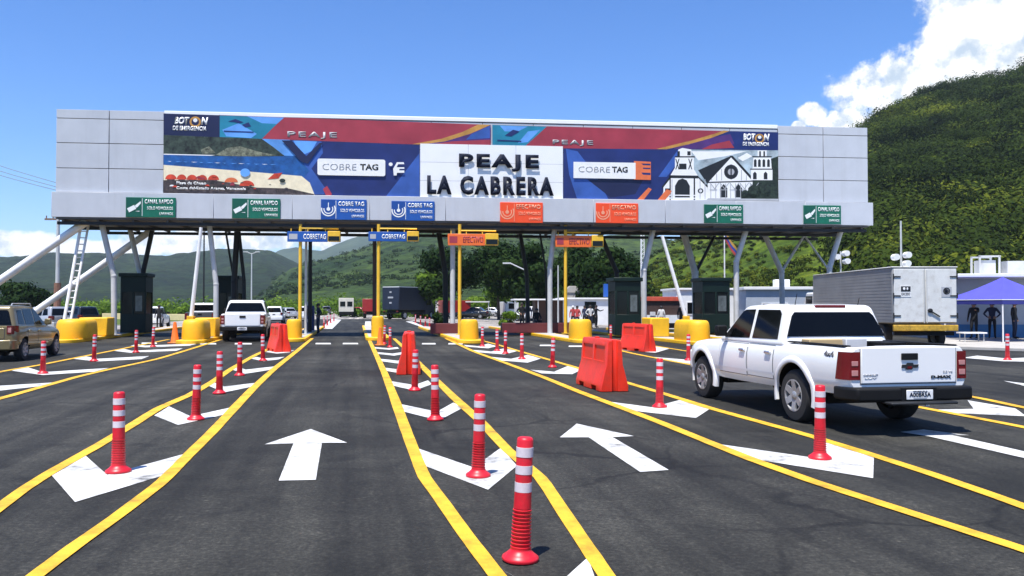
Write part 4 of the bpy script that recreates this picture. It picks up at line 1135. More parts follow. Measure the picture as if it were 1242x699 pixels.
def vehicle(name, label, cat, loc, rz, p, group=None, scale=1.0, detail=False):
    """p: st = stations (y, zb, zt, half width) rear to front, rear wheel at y = 0"""
    t = thing(name, label, cat, loc, rz, group); t.scale = (scale,) * 3
    st = p['st']; paint = p['paint']; r = p['r']; yf = p['wb']; hw = p['hw']
    ys = [s[0] for s in st]
    def stat(y): return [float(np.interp(y, ys, [s[i] for s in st])) for i in (1, 2, 3)]
    def half(y):
        zb, zt, w = stat(y); h = zt - zb
        return [(0, zb), (w - .20, zb), (w - .08, zb + .02), (w - .02, zb + .12), (w - .004, zb + .34 * h), (w, zb + .52 * h), (w - .006, zb + .70 * h), (w - .028, zb + .88 * h), (w - .062, zt - .02), (w - .11, zt - .002), (w * .5, zt + .010), (0, zt + .014)]
    def side_x(y, z):
        q = half(y)[2:9]
        return float(np.interp(z, [b for a, b in q], [a for a, b in q]))
    ylist = sorted(set(ys + list(np.linspace(ys[0], ys[-1], 26))))
    rings = []
    for y in ylist:
        q = half(y); rings.append([(x, y, z) for x, z in q] + [(-x, y, z) for x, z in q[-2:0:-1]])
    mb = MB(); mb.loft(rings)
    body = mb.build('body', [paint, M_black, p.get('bedmat', M_black)], t, smooth=0)
    cs = []
    for yw in (0, yf):
        c = MB(); c.tube((-2, yw, r * 1.02), (2, yw, r * 1.02), r * p.get('arch', 1.19), n=32); cs.append(c.build('c', paint))
    if p.get('bed'):
        y0, y1, bw, bz = p['bed']; c = MB(); c.box(-bw, bw, y0, y1, bz, 3); cs.append(c.build('c', paint))
    cut(body, cs)
    me = body.data
    for f in me.polygons:
        c = f.center
        for yw in (0, yf):
            if (c.y - yw) ** 2 + (c.z - r * 1.02) ** 2 < (r * p.get('arch', 1.19) + .004) ** 2 and abs(f.normal.x) < .2: f.material_index = 1
        if p.get('bed'):
            y0, y1, bw, bz = p['bed']
            if abs(c.x) < bw + .003 and y0 - .003 < c.y < y1 + .003 and c.z >= bz - .003 and c.z < stat(c.y)[1] + .012: f.material_index = 2
    me.polygons.foreach_set('use_smooth', [True] * len(me.polygons)); me.set_sharp_from_angle(angle=R(38))
    # dark underbody
    mb = MB(); mb.box(-hw + .30, hw - .30, ys[0] + .25, ys[-1] - .2, stat(0)[0] - .05, stat(0)[0] + .32); mb.box(-.06, .06, ys[0] + .1, ys[0] + .5, stat(0)[0] - .06, stat(0)[0] + .1)
    for yw in (0, yf): mb.box(-hw + .28, hw - .28, yw - r * 1.15, yw + r * 1.15, r * .8, r * 1.9)
    mb.build('underbody', M_black, t)
    for yw in (0, yf):
        for s in (-1, 1): wheel(t, s * (hw - p.get('tyre', .24) / 2 - .015), yw, r, p.get('tyre', .24), s, p.get('rim', M_rim), p.get('spokes', 6))
    # greenhouse
    yrb, yrt, yft, yfb, zb, zt, wb, wt = p['cab']
    zb2 = zb - .06
    ymid = (yrt + yft) / 2
    mb = MB(); rings = []
    for y0b, yt_, kz in ((yrb, yrt, 0), (None, None, 1), (None, None, 2), (yfb, yft, 0)):
        pass
    v = [(-wb, yrb, zb2), (wb, yrb, zb2), (wb, yfb, zb2), (-wb, yfb, zb2),
         (-wt, yrt, zt - .02), (wt, yrt, zt - .02), (wt, yft, zt - .03), (-wt, yft, zt - .03),
         (-wt, ymid, zt), (wt, ymid, zt)]
    f = [(0, 3, 2, 1), (0, 1, 5, 4), (2, 3, 7, 6), (1, 2, 6, 9, 5), (3, 0, 4, 8, 7), (4, 5, 9, 8), (8, 9, 6, 7)]
    mb.add(v, f)
    mb.build('cab', paint, t, bevel=.085, seg=4, smooth=45)
    def plane_x(z): return wb + (wt - wb) * (z - zb2) / (zt - .02 - zb2)
    nrm = Vector((zt - .02 - zb2, 0, wb - wt)).normalized()
    for s in (-1, 1):
        for poly in p['win']:
            pts = []
            for y, z in poly:
                pts.append(Vector((s * plane_x(z), y, z)) + Vector((s * nrm.x, 0, nrm.z)) * (-.006))
            mb = MB(); mb.prism(pts, Vector((s * nrm.x, 0, nrm.z)) * .012); mb.build('side_window', p.get('glass', M_glass), t)
    def end_glass(name, yb, yt, z0, z1, w0, w1, sgn, off=.012):
        d = Vector((0, yt - yb, zt - zb2)).normalized(); n = Vector((0, -d.z, d.y)) * (1 if sgn < 0 else -1)
        def pt(x, z):
            k = (z - zb2) / (zt - .02 - zb2); return Vector((x, yb + (yt - yb) * k, z))
        pts = [pt(-w0, z0), pt(w0, z0), pt(w1 + .02, z1 - .05), pt(w1 - .03, z1), pt(-w1 + .03, z1), pt(-w1 - .02, z1 - .05)]
        mb = MB(); mb.prism([q - n * .008 for q in pts], n * (.008 + off)); return mb.build(name, p.get('glass', M_glass), t)
    rg = p.get('rear_glass', (zb + .05, zt - .13)); end_glass('rear_window', yrb, yrt, rg[0], rg[1], wb - p.get('gm', (.13, .07))[0], wt - p.get('gm', (.13, .07))[1], -1)
    end_glass('windshield', yfb, yft, zb + .05, zt - .10, wb - .10, wt - .07, 1)
    # doors as slightly proud panels with a dark gap round them
    def skin(mb, y0, y1, z0, z1, off, s, mi=0):
        ny, nz = 6, 7; vv, ff = [], []
        for i in range(ny + 1):
            for j in range(nz + 1):
                y = y0 + (y1 - y0) * i / ny; z = z0 + (z1 - z0) * j / nz
                vv.append((s * (side_x(y, z) + off), y, z))
        for i in range(ny):
            for j in range(nz):
                a = i * (nz + 1) + j; ff.append((a, a + 1, a + nz + 2, a + nz + 1))
        mb.add(vv, ff, mi)
    for s in (-1, 1):
        for y0, y1 in p.get('doors', []):
            zlo, zhi = stat((y0 + y1) / 2)[0] + .14, stat((y0 + y1) / 2)[1] - .05
            mb = MB(); skin(mb, y0, y1, zlo, zhi, .006, s); dr = mb.build('door', paint, t, smooth=60)
            mb = MB(); skin(mb, y0 - .012, y1 + .012, zlo - .012, zhi + .010, .0025, s); mb.build('door_gap', M_seam, dr, smooth=60)
            hy, hz = y0 + .13, stat(y0)[1] - .15
            mb = MB(); x = side_x(hy, hz)
            mb.box(min(s * x, s * (x + .045)), max(s * x, s * (x + .045)), hy - .085, hy + .085, hz - .022, hz + .022); mb.build('door_handle', p.get('handle', M_chrome), dr, bevel=.014, seg=3)
        # mirror
        my, mz = yfb - .42, zb + .08
        mb = MB(); x = plane_x(mz)
        mb.box(min(s * (x + .05), s * (x + .23)), max(s * (x + .05), s * (x + .23)), my - .05, my + .07, mz - .03, mz + .15); mb.build('mirror', p.get('mirror', M_black), t, bevel=.03, seg=3)
    # tail lights
    yr = ys[0]; tz0, tz1, tw, wrap = p['tail']
    for s in (-1, 1):
        w = stat(yr + .03)[2]
        mb = MB(); vv = []; n = 8
        xs = [(w - tw, yr - .012)] + [(w - .05, yr - .012), (w - .018, yr - .004), (w + .006, yr + .03)] + [(side_x(yr + .03 + wrap * q, (tz0 + tz1) / 2) + .012, yr + .03 + wrap * q) for q in (.33, .66, 1)]
        rows = []
        for k in range(7):
            z = tz0 + (tz1 - tz0) * k / 6
            rows.append([(s * x, y - (.07 * (k / 6) if i == len(xs) - 1 and wrap < .3 else 0) + .035 * (i == len(xs) - 1), z) for i, (x, y) in enumerate(xs)])
        for row in rows: vv += row
        m = len(xs)
        ff = [(i * m + j, i * m + j + 1, (i + 1) * m + j + 1, (i + 1) * m + j) for i in range(6) for j in range(m - 1)]
        mb.add(vv, ff); tl = mb.build('tail_light', M_taillight, t, smooth=40)
        if detail:
            zm = (tz0 + tz1) / 2
            mb = MB()
            mb.box(min(s * (w - tw + .03), s * (w - .04)), max(s * (w - tw + .03), s * (w - .04)), yr - .018, yr - .011, tz0 + .05, tz0 + .12)
            mb.build('clear_lens', mat('pink_lens', (.45, .20, .19), .2, spec=.7), tl, bevel=.01)
            mb = MB()
            mb.box(min(s * (w - tw + .03), s * (w - .04)), max(s * (w - tw + .03), s * (w - .04)), yr - .018, yr - .011, zm + .0, zm + .06)
            mb.build('clear_lens', mat('pink_lens', (.45, .20, .19), .2, spec=.7), tl, bevel=.01)
    # bumpers
    bz0, bz1 = p['bump']; wR = stat(yr + .1)[2]
    mb = MB()
    prof = [(-wR, yr + .30), (-wR - .015, yr + .02), (-wR + .06, yr - .14), (-wR * .5, yr - .19), (wR * .5, yr - .19), (wR - .06, yr - .14), (wR + .015, yr + .02), (wR, yr + .30)]
    mb.prism([(x, y, bz0) for x, y in prof], (0, 0, bz1 - bz0)); mb.build('rear_bumper', p.get('bumpmat', M_black), t, bevel=.03, seg=3)
    yfr = ys[-1]; wF = stat(yfr - .15)[2]
    mb = MB()
    prof = [(-wF, yfr - .35), (-wF - .01, yfr - .12), (-wF + .12, yfr + .05), (0, yfr + .10), (wF - .12, yfr + .05), (wF + .01, yfr - .12), (wF, yfr - .35)]
    mb.prism([(x, y, stat(yfr)[0] - .02) for x, y in prof], (0, 0, .34)); mb.build('front_bumper', p.get('fbump', paint), t, bevel=.04, seg=3)
    for s in (-1, 1):
        mb = MB(); zt_ = stat(yfr - .1)[1]; w_ = stat(yfr - .08)[2]
        mb.box(min(s * (w_ - .36), s * (w_ - .03)), max(s * (w_ - .36), s * (w_ - .03)), yfr - .10, yfr + .012, zt_ - .24, zt_ - .08); mb.build('headlight', M_clear, t, bevel=.03, seg=3)
    mb = MB(); zt_ = stat(yfr)[1]; mb.box(-.42, .42, yfr - .03, yfr + .01, zt_ - .24, zt_ - .08); mb.build('grille', M_black, t, bevel=.02)
    # plate
    pz = p.get('plate', (bz0 + .05, bz0 + .20)); py = p.get('plate_y', yr - .20)
    mb = MB(); pw = p.get('plate_w', .18); mb.box(-pw, pw, py - .012, py, pz[0], pz[1]); pl = mb.build('number_plate', M_plate, t, bevel=.006)
    if detail: text('A00BR5A', pl, M_letter, -.145, .145, pz[0] + .035, pz[1] - .03, py - .013, .003, .02); text('VENEZUELA', pl, M_letter, -.10, .10, pz[1] - .024, pz[1] - .010, py - .013, .003, .01); mb = MB(); mb.box(-.09, .09, py - .015, py - .012, pz[0] + .012, pz[0] + .025); mb.build('sticker', M_grey_print, pl)
    # tailgate / hatch
    if p.get('gate'):
        gw, g0, g1 = p['gate']
        mb = MB(); mb.box(-gw - .010, gw + .010, yr - .004, yr + .02, g0 - .010, g1); mb.build('gate_gap', M_seam, t)
        mb = MB(); mb.box(-gw, gw, yr - .016, yr + .01, g0, g1 + .012); gt = mb.build('tailgate', paint, t, bevel=.014, seg=3)
        mb = MB(); zc = g1 - .15; mb.box(-.115, .115, yr - .034, yr - .016, zc, zc + .085); mb.build('gate_handle', M_black, gt, bevel=.012)
    t['_'] = 0; del t['_']
    return t, dict(side_x=side_x, stat=stat, skin=skin, plane_x=plane_x, yr=yr)

def pickup_spec(paint, **k):
    st = [(-1.25, .52, 1.085, .795), (-1.21, .50, 1.10, .832), (-1.12, .47, 1.10, .850), (-.6, .46, 1.10, .860), (.30, .44, 1.09, .862), (.42, .42, 1.08, .862), (1.6, .40, 1.075, .868), (2.3, .40, 1.07, .868), (2.55, .41, 1.06, .868), (3.0, .42, 1.035, .865), (3.45, .44, .985, .845), (3.66, .46, .93, .80), (3.76, .48, .87, .72), (3.80, .50, .80, .62)]
    d = dict(st=st, paint=paint, r=.365, wb=3.05, hw=.865, tyre=.25, bed=(-1.17, .27, .70, .855),
             cab=(.26, .46, 1.75, 2.50, 1.07, 1.65, .838, .675),
             win=[[(.50, 1.13), (1.27, 1.12), (1.27, 1.56), (.62, 1.56), (.55, 1.50)], [(1.36, 1.12), (2.20, 1.10), (2.16, 1.17), (1.76, 1.53), (1.68, 1.56), (1.36, 1.565)]],
             doors=[(.55, 1.32), (1.36, 2.32)], tail=(.69, 1.04, .155, .16), bump=(.43, .60), plate=(.455, .575), gate=(.655, .64, 1.085), rear_glass=(1.175, 1.525), gm=(.075, .055), arch=1.27)
    d.update(k); return d
def suv_spec(paint, **k):
    st = [(-.68, .40, .98, .70), (-.62, .38, 1.0, .78), (-.5, .36, 1.01, .82), (0, .32, 1.01, .84), (1.2, .30, .98, .845), (2.0, .30, .96, .845), (2.6, .32, .92, .82), (3.0, .34, .84, .76), (3.18, .36, .74, .64), (3.24, .38, .68, .52)]
    d = dict(st=st, paint=paint, r=.32, wb=2.55, hw=.83, tyre=.21, cab=(-.60, -.42, 1.15, 1.98, .96, 1.60, .79, .60),
             win=[[(-.32, 1.06), (.12, 1.04), (.12, 1.46), (-.20, 1.45)], [(.20, 1.03), (.86, 1.03), (.86, 1.49), (.20, 1.48)], [(.94, 1.03), (1.68, 1.02), (1.20, 1.44), (.94, 1.49)]],
             doors=[(.16, .88), (.92, 1.80)], tail=(.78, 1.02, .16, .22), bump=(.34, .62), plate=(.72, .84), plate_y=-.69, gate=(.52, .66, .94), rear_glass=(1.04, 1.46), bumpmat=paint)
    d.update(k); return d
def sedan_spec(paint, **k):
    st = [(-1.0, .42, .90, .62), (-.95, .40, .93, .74), (-.8, .36, .96, .80), (0, .30, .95, .83), (1.2, .28, .92, .835), (2.0, .28, .90, .835), (2.7, .30, .84, .81), (3.2, .33, .74, .74), (3.38, .36, .64, .60)]
    d = dict(st=st, paint=paint, r=.31, wb=2.6, hw=.82, tyre=.20, cab=(-.48, .15, 1.15, 1.95, .91, 1.42, .77, .58),
             win=[[(.02, .98), (.74, .98), (.74, 1.33), (.26, 1.32)], [(.82, .98), (1.68, .97), (1.24, 1.28), (.82, 1.33)]],
             doors=[(.06, .78), (.82, 1.75)], tail=(.70, .88, .20, .2), bump=(.32, .58), plate=(.66, .78), plate_y=-1.012, bumpmat=paint)
    d.update(k); return d

# --- the white pickup in the foreground
vt, V = vehicle('pickup_truck', 'large white double cab pickup with black rear bumper in the right lane, foreground', 'pickup truck',
                (4.875, 11.93, 0.004), R(10.5), pickup_spec(M_white_car), 'white pickups at the toll', 1.04, detail=True)
vt.scale = (1.04, 1.04, 1.015)
yr = V['yr']
def arch(parent, yw, r0, r1, s, sx, z0):
    mb = MB(); rings = []
    for k in range(23):
        a = R(-14 + 208 * k / 22); c, sn = math.cos(a), math.sin(a)
        ring = []
        for rr, off in ((r0, -.012), (r0, .020), (r0 + .015, .028), (r1 - .02, .022), (r1, .004), (r1, -.05)):
            y, z = yw + rr * c, .372 + rr * sn
            ring.append((s * (V['side_x'](y, max(z, V['stat'](y)[0] + .1)) + off), y, z))
        rings.append(ring)
    mb.loft(rings); return mb.build('fender_flare', M_white_car, parent, smooth=50)
for yw in (0, 3.05):
    for s in (-1, 1): arch(vt, yw, .458, .548, s, None, None)
# tailgate emblem and lettering
g = [o for o in vt.children if o.name.startswith('tailgate')][0]
mb = MB(); z = .855
mb.prism([(-.11, yr - .016, z - .02), (-.052, yr - .016, z - .02), (-.052, yr - .016, z - .043), (.03, yr - .016, z - .043), (.045, yr - .016, z - .02), (.11, yr - .016, z - .02), (.125, yr - .016, z + .022), (.052, yr - .016, z + .022), (.045, yr - .016, z + .043), (-.03, yr - .016, z + .043), (-.045, yr - .016, z + .022), (-.10, yr - .016, z + .022)], (0, -.012, 0))
mb.build('emblem', M_dark_steel, g)
mb = MB(); mb.prism([(-.035, yr - .029, z - .028), (.02, yr - .029, z - .028), (.028, yr - .029, z + .0), (-.03, yr - .029, z + .0)], (0, -.003, 0)); mb.build('emblem', M_taillight, g)
text('CHEVROLET', g, M_grey_print, -.63, -.43, .735, .762, yr - .017, .004, .02)
text('LUV', g, M_grey_print, -.61, -.45, .70, .722, yr - .017, .004, .01)
text('D-MAX', g, M_black_print, .30, .58, .695, .735, yr - .017, .005, .05)
text('3.5 V6', g, M_grey_print, .47, .60, .765, .795, yr - .017, .004, .01)
# 4x4 on the left rear flank
Ms = Matrix.Translation((-V['side_x'](-.86, .98) - .004, -.86, .96)) @ Matrix.Rotation(R(-90), 4, 'Z')
text('4x4', vt, mat('grey_badge', (.12, .12, .13), .4), -.11, .11, 0, .08, 0, .004, .02, 'lettering', .2, Ms)
# high stop lamp, step plate, bed cap rails, aerial, sticker, plate lamps
mb = MB(); mb.box(-.24, .24, .455, .50, 1.585, 1.632); mb.build('stop_lamp', M_taillight, vt, bevel=.01)
mb = MB(); mb.box(-.45, .45, yr - .31, yr - .12, .40, .435); mb.build('bumper_step', M_dark_steel, vt, bevel=.015)
mb = MB(); mb.box(-.24, .24, yr - .196, yr - .17, .437, .60); mb.build('plate_recess', M_black, vt)
for s in (-1, 1):
    mb = MB(); mb.box(min(s * .695, s * .79), max(s * .695, s * .79), -1.12, .27, 1.100, 1.118); mb.build('bed_rail_cap', M_black, vt, bevel=.012)
mb = MB(); mb.box(.30, .64, -.35, .20, .857, 1.11); mb.box(-.6, -.1, .0, .22, .857, 1.145, 1); mb.box(-.08, .24, -.05, .24, .857, 1.155, 2)
mb.build('bed_cargo', [M_black, mat('tan_cardboard', (.50, .36, .18), .8), M_cl_white], vt, bevel=.01)
mb = MB(); mb.tube((-.50, .56, 1.63), (-.50, .50, 1.80), .006, .004, 6); mb.tube((.50, .56, 1.63), (.50, .52, 1.74), .006, .004, 6); mb.build('aerial', M_black, vt)
mb = MB(); mb.lathe([(.048, 0), (.048, .003), (0, .003)], 20, 0, Matrix.Translation((.11, .334, 1.235)) @ Matrix.Rotation(R(72), 4, 'X')); mb.build('sticker', M_cl_white, vt)
for s in (-1, 1):
    mb = MB(); V['skin'](mb, .50, 2.42, .60, .64, .016, s); mb.build('side_moulding', M_white_car, vt, smooth=60)

# --- other vehicles
GRP_FAR = 'vehicles beyond the gantry'
vehicle('small_suv', 'tan compact car with roof rails at the left edge', 'car', (GY(-6, 24.8)), R(10.7), suv_spec(M_tan_car, handle=M_tan_car, mirror=M_tan_car), None, 1.04, detail=True)
c = [o for o in bpy.data.objects if o.name == 'small_suv'][0]
for s in (-1, 1):
    mb = MB(); mb.tube((s * .55, -.25, 1.645), (s * .55, 1.05, 1.645), .018); mb.tube((s * .55, -.25, 1.645), (s * .55, -.32, 1.58), .018); mb.tube((s * .55, 1.05, 1.645), (s * .55, 1.12, 1.58), .018); mb.build('roof_rail', M_silver_car, c)
full = pickup_spec(M_white_car, gate=(.655, .62, 1.085))
vt2, V2 = vehicle('pickup_truck', 'white pickup stopped in the lane left of the red barrier, seen from behind', 'pickup truck', (GY(297.5, 39.2)), R(13.5), full, 'white pickups at the toll', 1.17, detail=True)
mb = MB(); mb.ball((0, V2['yr'] - .02, .98), .07, .012, .04); mb.build('emblem', M_dark_steel, vt2)
vehicle('pickup_truck', 'dark grey pickup with a white cab partly hidden behind the second toll booth', 'pickup truck', GY(247, 55), R(11), pickup_spec(M_grey_car), None, 1.12)
for o in list(bpy.data.objects):
    if o.name.startswith('cab') and o.parent and 'second toll booth' in o.parent.get('label', ''): o.data.materials[0] = M_white_car
vehicle('small_suv', 'white car half hidden behind the leftmost toll booth', 'car', GY(184, 62), R(12), suv_spec(M_white_car), GRP_FAR, 1.0)
vehicle('small_suv', 'silver car behind the leftmost yellow nose', 'car', GY(66, 52), R(70), suv_spec(M_silver_car), GRP_FAR, 1.0)
vehicle('small_suv', 'dark car just right of the lattice mast foot', 'car', GY(103, 58), R(60), suv_spec(M_black_car), GRP_FAR, 1.0)
vehicle('small_suv', 'white car driving away just right of the stopped white pickup', 'car', GY(333, 77), R(12), suv_spec(M_white_car), GRP_FAR, 1.0)
vehicle('sedan', 'pale car far ahead left of the first yellow sign post', 'car', GY(352, 105), R(40), sedan_spec(M_silver_car), GRP_FAR, 1.0)
vehicle('sedan', 'black car parked beyond the left orange sign board post', 'car', GY(584, 104), R(80), sedan_spec(M_black_car), GRP_FAR, 1.05)
vehicle('small_suv', 'white car beside the waiting people beyond the gantry', 'car', GY(657, 88), R(65), suv_spec(M_white_car), GRP_FAR, 1.0)
vehicle('pickup_truck', 'grey pickup standing right of the dark red cargo box', 'pickup truck', GY(552, 118), R(20), pickup_spec(M_silver_car), GRP_FAR, 1.1)

vehicle('sedan', 'silver sedan parked between the black car and the small white van', 'car', GY(602, 122), R(80), sedan_spec(M_silver_car), GRP_FAR, 1.0)
vehicle('small_suv', 'dark grey car far ahead left of the beige van', 'car', GY(396, 150), R(14), suv_spec(M_grey_car), GRP_FAR, 1.0)
vehicle('sedan', 'red car parked at the far left of the second yellow sign post', 'car', GY(440, 140), R(70), sedan_spec(M_red_car), GRP_FAR, 1.0)
vehicle('small_suv', 'white car far beyond the toll machine and the officer', 'car', GY(371, 90), R(16), suv_spec(M_white_car), GRP_FAR, 1.0)
def box_vehicle(name, label, cat, loc, rz, W_, L, H, zfloor, cabL, cabH, boxmat, cabmat, rearmat=None, group=None):
    """rear of the cargo box at y = 0"""
    t = thing(name, label, cat, loc, rz, group)
    mb = MB(); mb.box(-W_ / 2, W_ / 2, 0, L, zfloor, H); mb.build('cargo_box', boxmat, t, bevel=.04)
    if rearmat:
        for s in (-1, 1):
            mb = MB(); mb.box(min(s * .012, s * (W_ / 2 - .05)), max(s * .012, s * (W_ / 2 - .05)), -.05, -.005, zfloor + .05, H - .06); mb.build('rear_door', rearmat, t, bevel=.012)
    mb = MB(); mb.box(-W_ / 2 + .5, W_ / 2 - .5, .3, L + cabL, zfloor - .35, zfloor - .02); mb.box(-W_ / 2 + .1, W_ / 2 - .1, .05, .18, zfloor - .45, zfloor - .30); mb.build('chassis', M_black, t)
    if cabL:
        y0 = L + .15
        mb = MB(); pts = [(-W_ / 2 + .1, y0, .55), (-W_ / 2 + .1, y0, cabH), (-W_ / 2 + .1, y0 + cabL * .55, cabH), (-W_ / 2 + .1, y0 + cabL * .9, cabH * .62), (-W_ / 2 + .1, y0 + cabL, cabH * .55), (-W_ / 2 + .1, y0 + cabL, .5)]
        mb.prism(pts, (W_ - .2, 0, 0)); mb.build('cab', cabmat, t, bevel=.08, seg=3)
        for s in (-1, 1):
            x = s * (W_ / 2 - .09)
            mb = MB(); mb.box(x - .012, x + .012, y0 + .2, y0 + cabL * .55, cabH * .64, cabH * .92); mb.build('side_window', M_glass, t)
        n = Vector((0, cabH * .38, cabL * .35)).normalized()
        mb = MB(); q = [(-W_ / 2 + .25, y0 + cabL * .60, cabH * .94), (W_ / 2 - .25, y0 + cabL * .60, cabH * .94), (W_ / 2 - .25, y0 + cabL * .87, cabH * .66), (-W_ / 2 + .25, y0 + cabL * .87, cabH * .66)]
        mb.prism(q, n * .02); mb.build('windshield', M_glass, t)
    ws = [1.2, L + cabL * .7] if L < 9 else [1.2, 2.5, L - 1.0, L + cabL * .7]
    for y in ws:
        for s in (-1, 1): wheel(t, s * (W_ / 2 - .2), y, .48, .28, s, M_steel, 6)
    for s in (-1, 1):
        mb = MB(); mb.box(s * (W_ / 2 - .3) - .14, s * (W_ / 2 - .3) + .14, -.03, .04, zfloor - .26, zfloor - .12); mb.build('tail_light', M_taillight, t, bevel=.01)
    return t

# the box truck beyond the white pickup
bt = box_vehicle('box_truck', 'grey box truck with white rear doors parked behind the white pickup', 'truck', GY(1121.5, 31.0), R(-1.0), 2.42, 8.6, 3.09, .98, 2.0, 2.3, M_box_side, M_white_car, M_box_rear)
mb = MB()
for s in (-1, 1):
    for z in np.linspace(1.12, 2.98, 16): mb.box(min(s * 1.2105, s * 1.2145), max(s * 1.2105, s * 1.2145), .06, 8.5, z, z + .05)
mb.build('side_ribs', M_box_side, bt)
mb = MB(); mb.box(-1.24, 1.24, -.02, 8.5, 3.085, 3.125); mb.build('roof_trim', M_steel, bt, bevel=.02)
mb = MB(); mb.box(-1.20, 1.20, -.10, .02, .70, .93)
mb.build('rear_bumper', mat('stained_yellow_bumper', (.50, .30, .03), .6, var=.3, scale=4, dirt=.9, dirtcol=(.05, .035, .02)), bt, bevel=.02)
for o in [o for o in bt.children if o.name.startswith('rear_door')]:
    s = 1 if sum(v.co.x for v in o.data.vertices) > 0 else -1
    for z in (1.25, 2.0, 2.72):
        mb = MB(); mb.box(min(s * .92, s * 1.19), max(s * .92, s * 1.19), -.075, -.052, z, z + .045); mb.tube((s * 1.185, -.065, z - .08), (s * 1.185, -.065, z + .13), .025, n=8); mb.build('hinge', M_dark_steel, o)
    mb = MB(); x = s * .055; mb.tube((x, -.07, 1.0), (x, -.07, 3.0), .016, n=8); mb.build('lock_rod', M_steel, o)
mb = MB(); mb.bar((.10, -.09, 1.50), (.52, -.09, 1.24), .03, .05); mb.ball((.16, -.09, 1.47), .10, .03, .08); mb.build('door_latch', M_dark_steel, bt)
for x0, x1, z0, z1, m2 in ((-.93, -.53, 1.98, 2.40, 0), (.60, .98, 1.98, 2.36, 1)):
    mb = MB(); mb.box(x0, x1, -.062, -.051, z0, z1)
    o = mb.build('notice_plate', M_plate if m2 == 0 else M_grey_print, bt)
    if m2 == 0:
        mb = MB(); mb.box(x0 + .02, x1 - .02, -.066, -.062, z0 + .20, z1 - .02); mb.build('warning_field', M_black_print, o)
        mb = MB(); mb.ball(((x0 + x1) / 2 - .06, -.067, z1 - .11), .045, .004, .055); mb.ball(((x0 + x1) / 2 + .06, -.067, z1 - .11), .03, .004, .05); mb.build('symbol', M_white_print, o)
        text('EXCESO', o, M_black_print, x0 + .04, x1 - .04, z0 + .06, z0 + .16, -.063, .003, .02)
    else:
        mb = MB(); mb.lathe([(.13, 0), (.13, .004), (.10, .004), (.10, 0)], 24, 0, Matrix.Translation(((x0 + x1) / 2, -.062, (z0 + z1) / 2 + .03)) @ Matrix.Rotation(R(90), 4, 'X')); mb.build('symbol', M_dark_steel, o)
        text('60', o, M_letter, (x0 + x1) / 2 - .06, (x0 + x1) / 2 + .06, (z0 + z1) / 2 - .03, (z0 + z1) / 2 + .09, -.063, .003, .03)
mb = MB(); mb.box(-.09, .09, 0, .5, 2.2, 2.4); 

# far trucks beyond the gantry
ct = box_vehicle('cargo_truck', 'dark navy cargo truck standing across the far centre lane', 'truck', GY(474, 100), R(-30), 2.6, 5.4, 3.9, 1.15, 1.9, 2.7, M_navy_box, M_navy_box, M_navy_box)
mb = MB(); mb.box(-1.26, 1.26, .0, 5.4, 3.89, 3.97); mb.build('roof_trim', M_roof_white, ct)
for z, w in ((3.2, .3), (2.55, .8), (1.9, .35)):
    mb = MB(); mb.box(-w / 2, w / 2, -.07, -.055, z, z + .2); mb.build('marking', M_grey_print, ct)
rt = box_vehicle('lorry', 'red lorry beside the navy cargo truck beyond the centre sign post', 'truck', GY(449, 108), R(8), 2.0, 3.5, 2.55, .9, 1.8, 2.5, M_red_car, M_red_car)
dr = box_vehicle('lorry', 'dark red cargo box lorry with a white side panel right of the navy truck', 'truck', GY(534, 110), R(-70), 2.3, 3.9, 2.35, .7, 0, 0, M_red_car, M_red_car)
mb = MB(); mb.box(-1.6, -1.15, -.2, .1, .8, 2.3); mb.build('side_panel', M_roof_white, dr)
bs = box_vehicle('delivery_van', 'beige high van with a dark lower body driving away in the far centre lane', 'van', GY(420, 118), R(10.7), 2.1, 4.2, 2.75, .75, 1.3, 2.0, mat('beige_van_paint', (.60, .57, .48), .4), M_white_car)
for s in (-1, 1):
    mb = MB(); mb.box(s * .5 - .36, s * .5 + .36, -.03, -.005, 1.55, 2.25); mb.build('rear_window', M_glass_dull, bs)
mb = MB(); mb.box(-1.0, 1.0, -.12, .0, .42, .80); mb.build('rear_bumper', M_black, bs)
wt = box_vehicle('delivery_van', 'small white van facing the toll beyond the right yellow nose', 'van', GY(621, 104), R(20), 1.8, 2.2, 2.15, .5, .0, 0, M_white_car, M_white_car)
mb = MB(); mb.box(-.45, .45, -.02, -.004, 1.25, 1.95); mb.build('rear_window', M_glass, wt)

# ------------------------------------------------------------------ buildings and street furniture
def building(name, label, loc, rz, w, d, h, wall, roof_over=.3, roof_t=.18, roofmat=M_roof_white, wins=(), doors=(), slope=0.0, front=0):
    t = thing(name, label, 'building', loc, rz)
    mb = MB(); mb.box(0, w, 0, d, -.1, h); mb.build('wall', wall, t, bevel=.02)
    mb = MB(); o = roof_over
    v = [(-o, -max(o, front), h + .003), (w + o, -max(o, front), h + .003 - slope), (w + o, d + o, h + .003 - slope), (-o, d + o, h + .003)]
    mb.prism(v, (0, 0, roof_t)); mb.build('roof', roofmat, t, bevel=.02)
    for x0, x1, z0, z1 in wins:
        mb = MB(); mb.box(x0 - .07, x1 + .07, -.05, -.003, z0 - .07, z1 + .07); f = mb.build('window', M_roof_white, t)
        mb = MB(); mb.box(x0, x1, -.056, -.05, z0, z1); mb.build('pane', M_glass, f)
    for x0, x1, z1 in doors:
        mb = MB(); mb.box(x0, x1, -.06, -.003, 0, z1); dd = mb.build('door', M_dark_steel, t, bevel=.01)
        mb = MB(); mb.tube((x1 - .1, -.09, 1.0), (x1 - .1, -.09, 1.12), .02); mb.build('handle', M_chrome, dd)
    return t
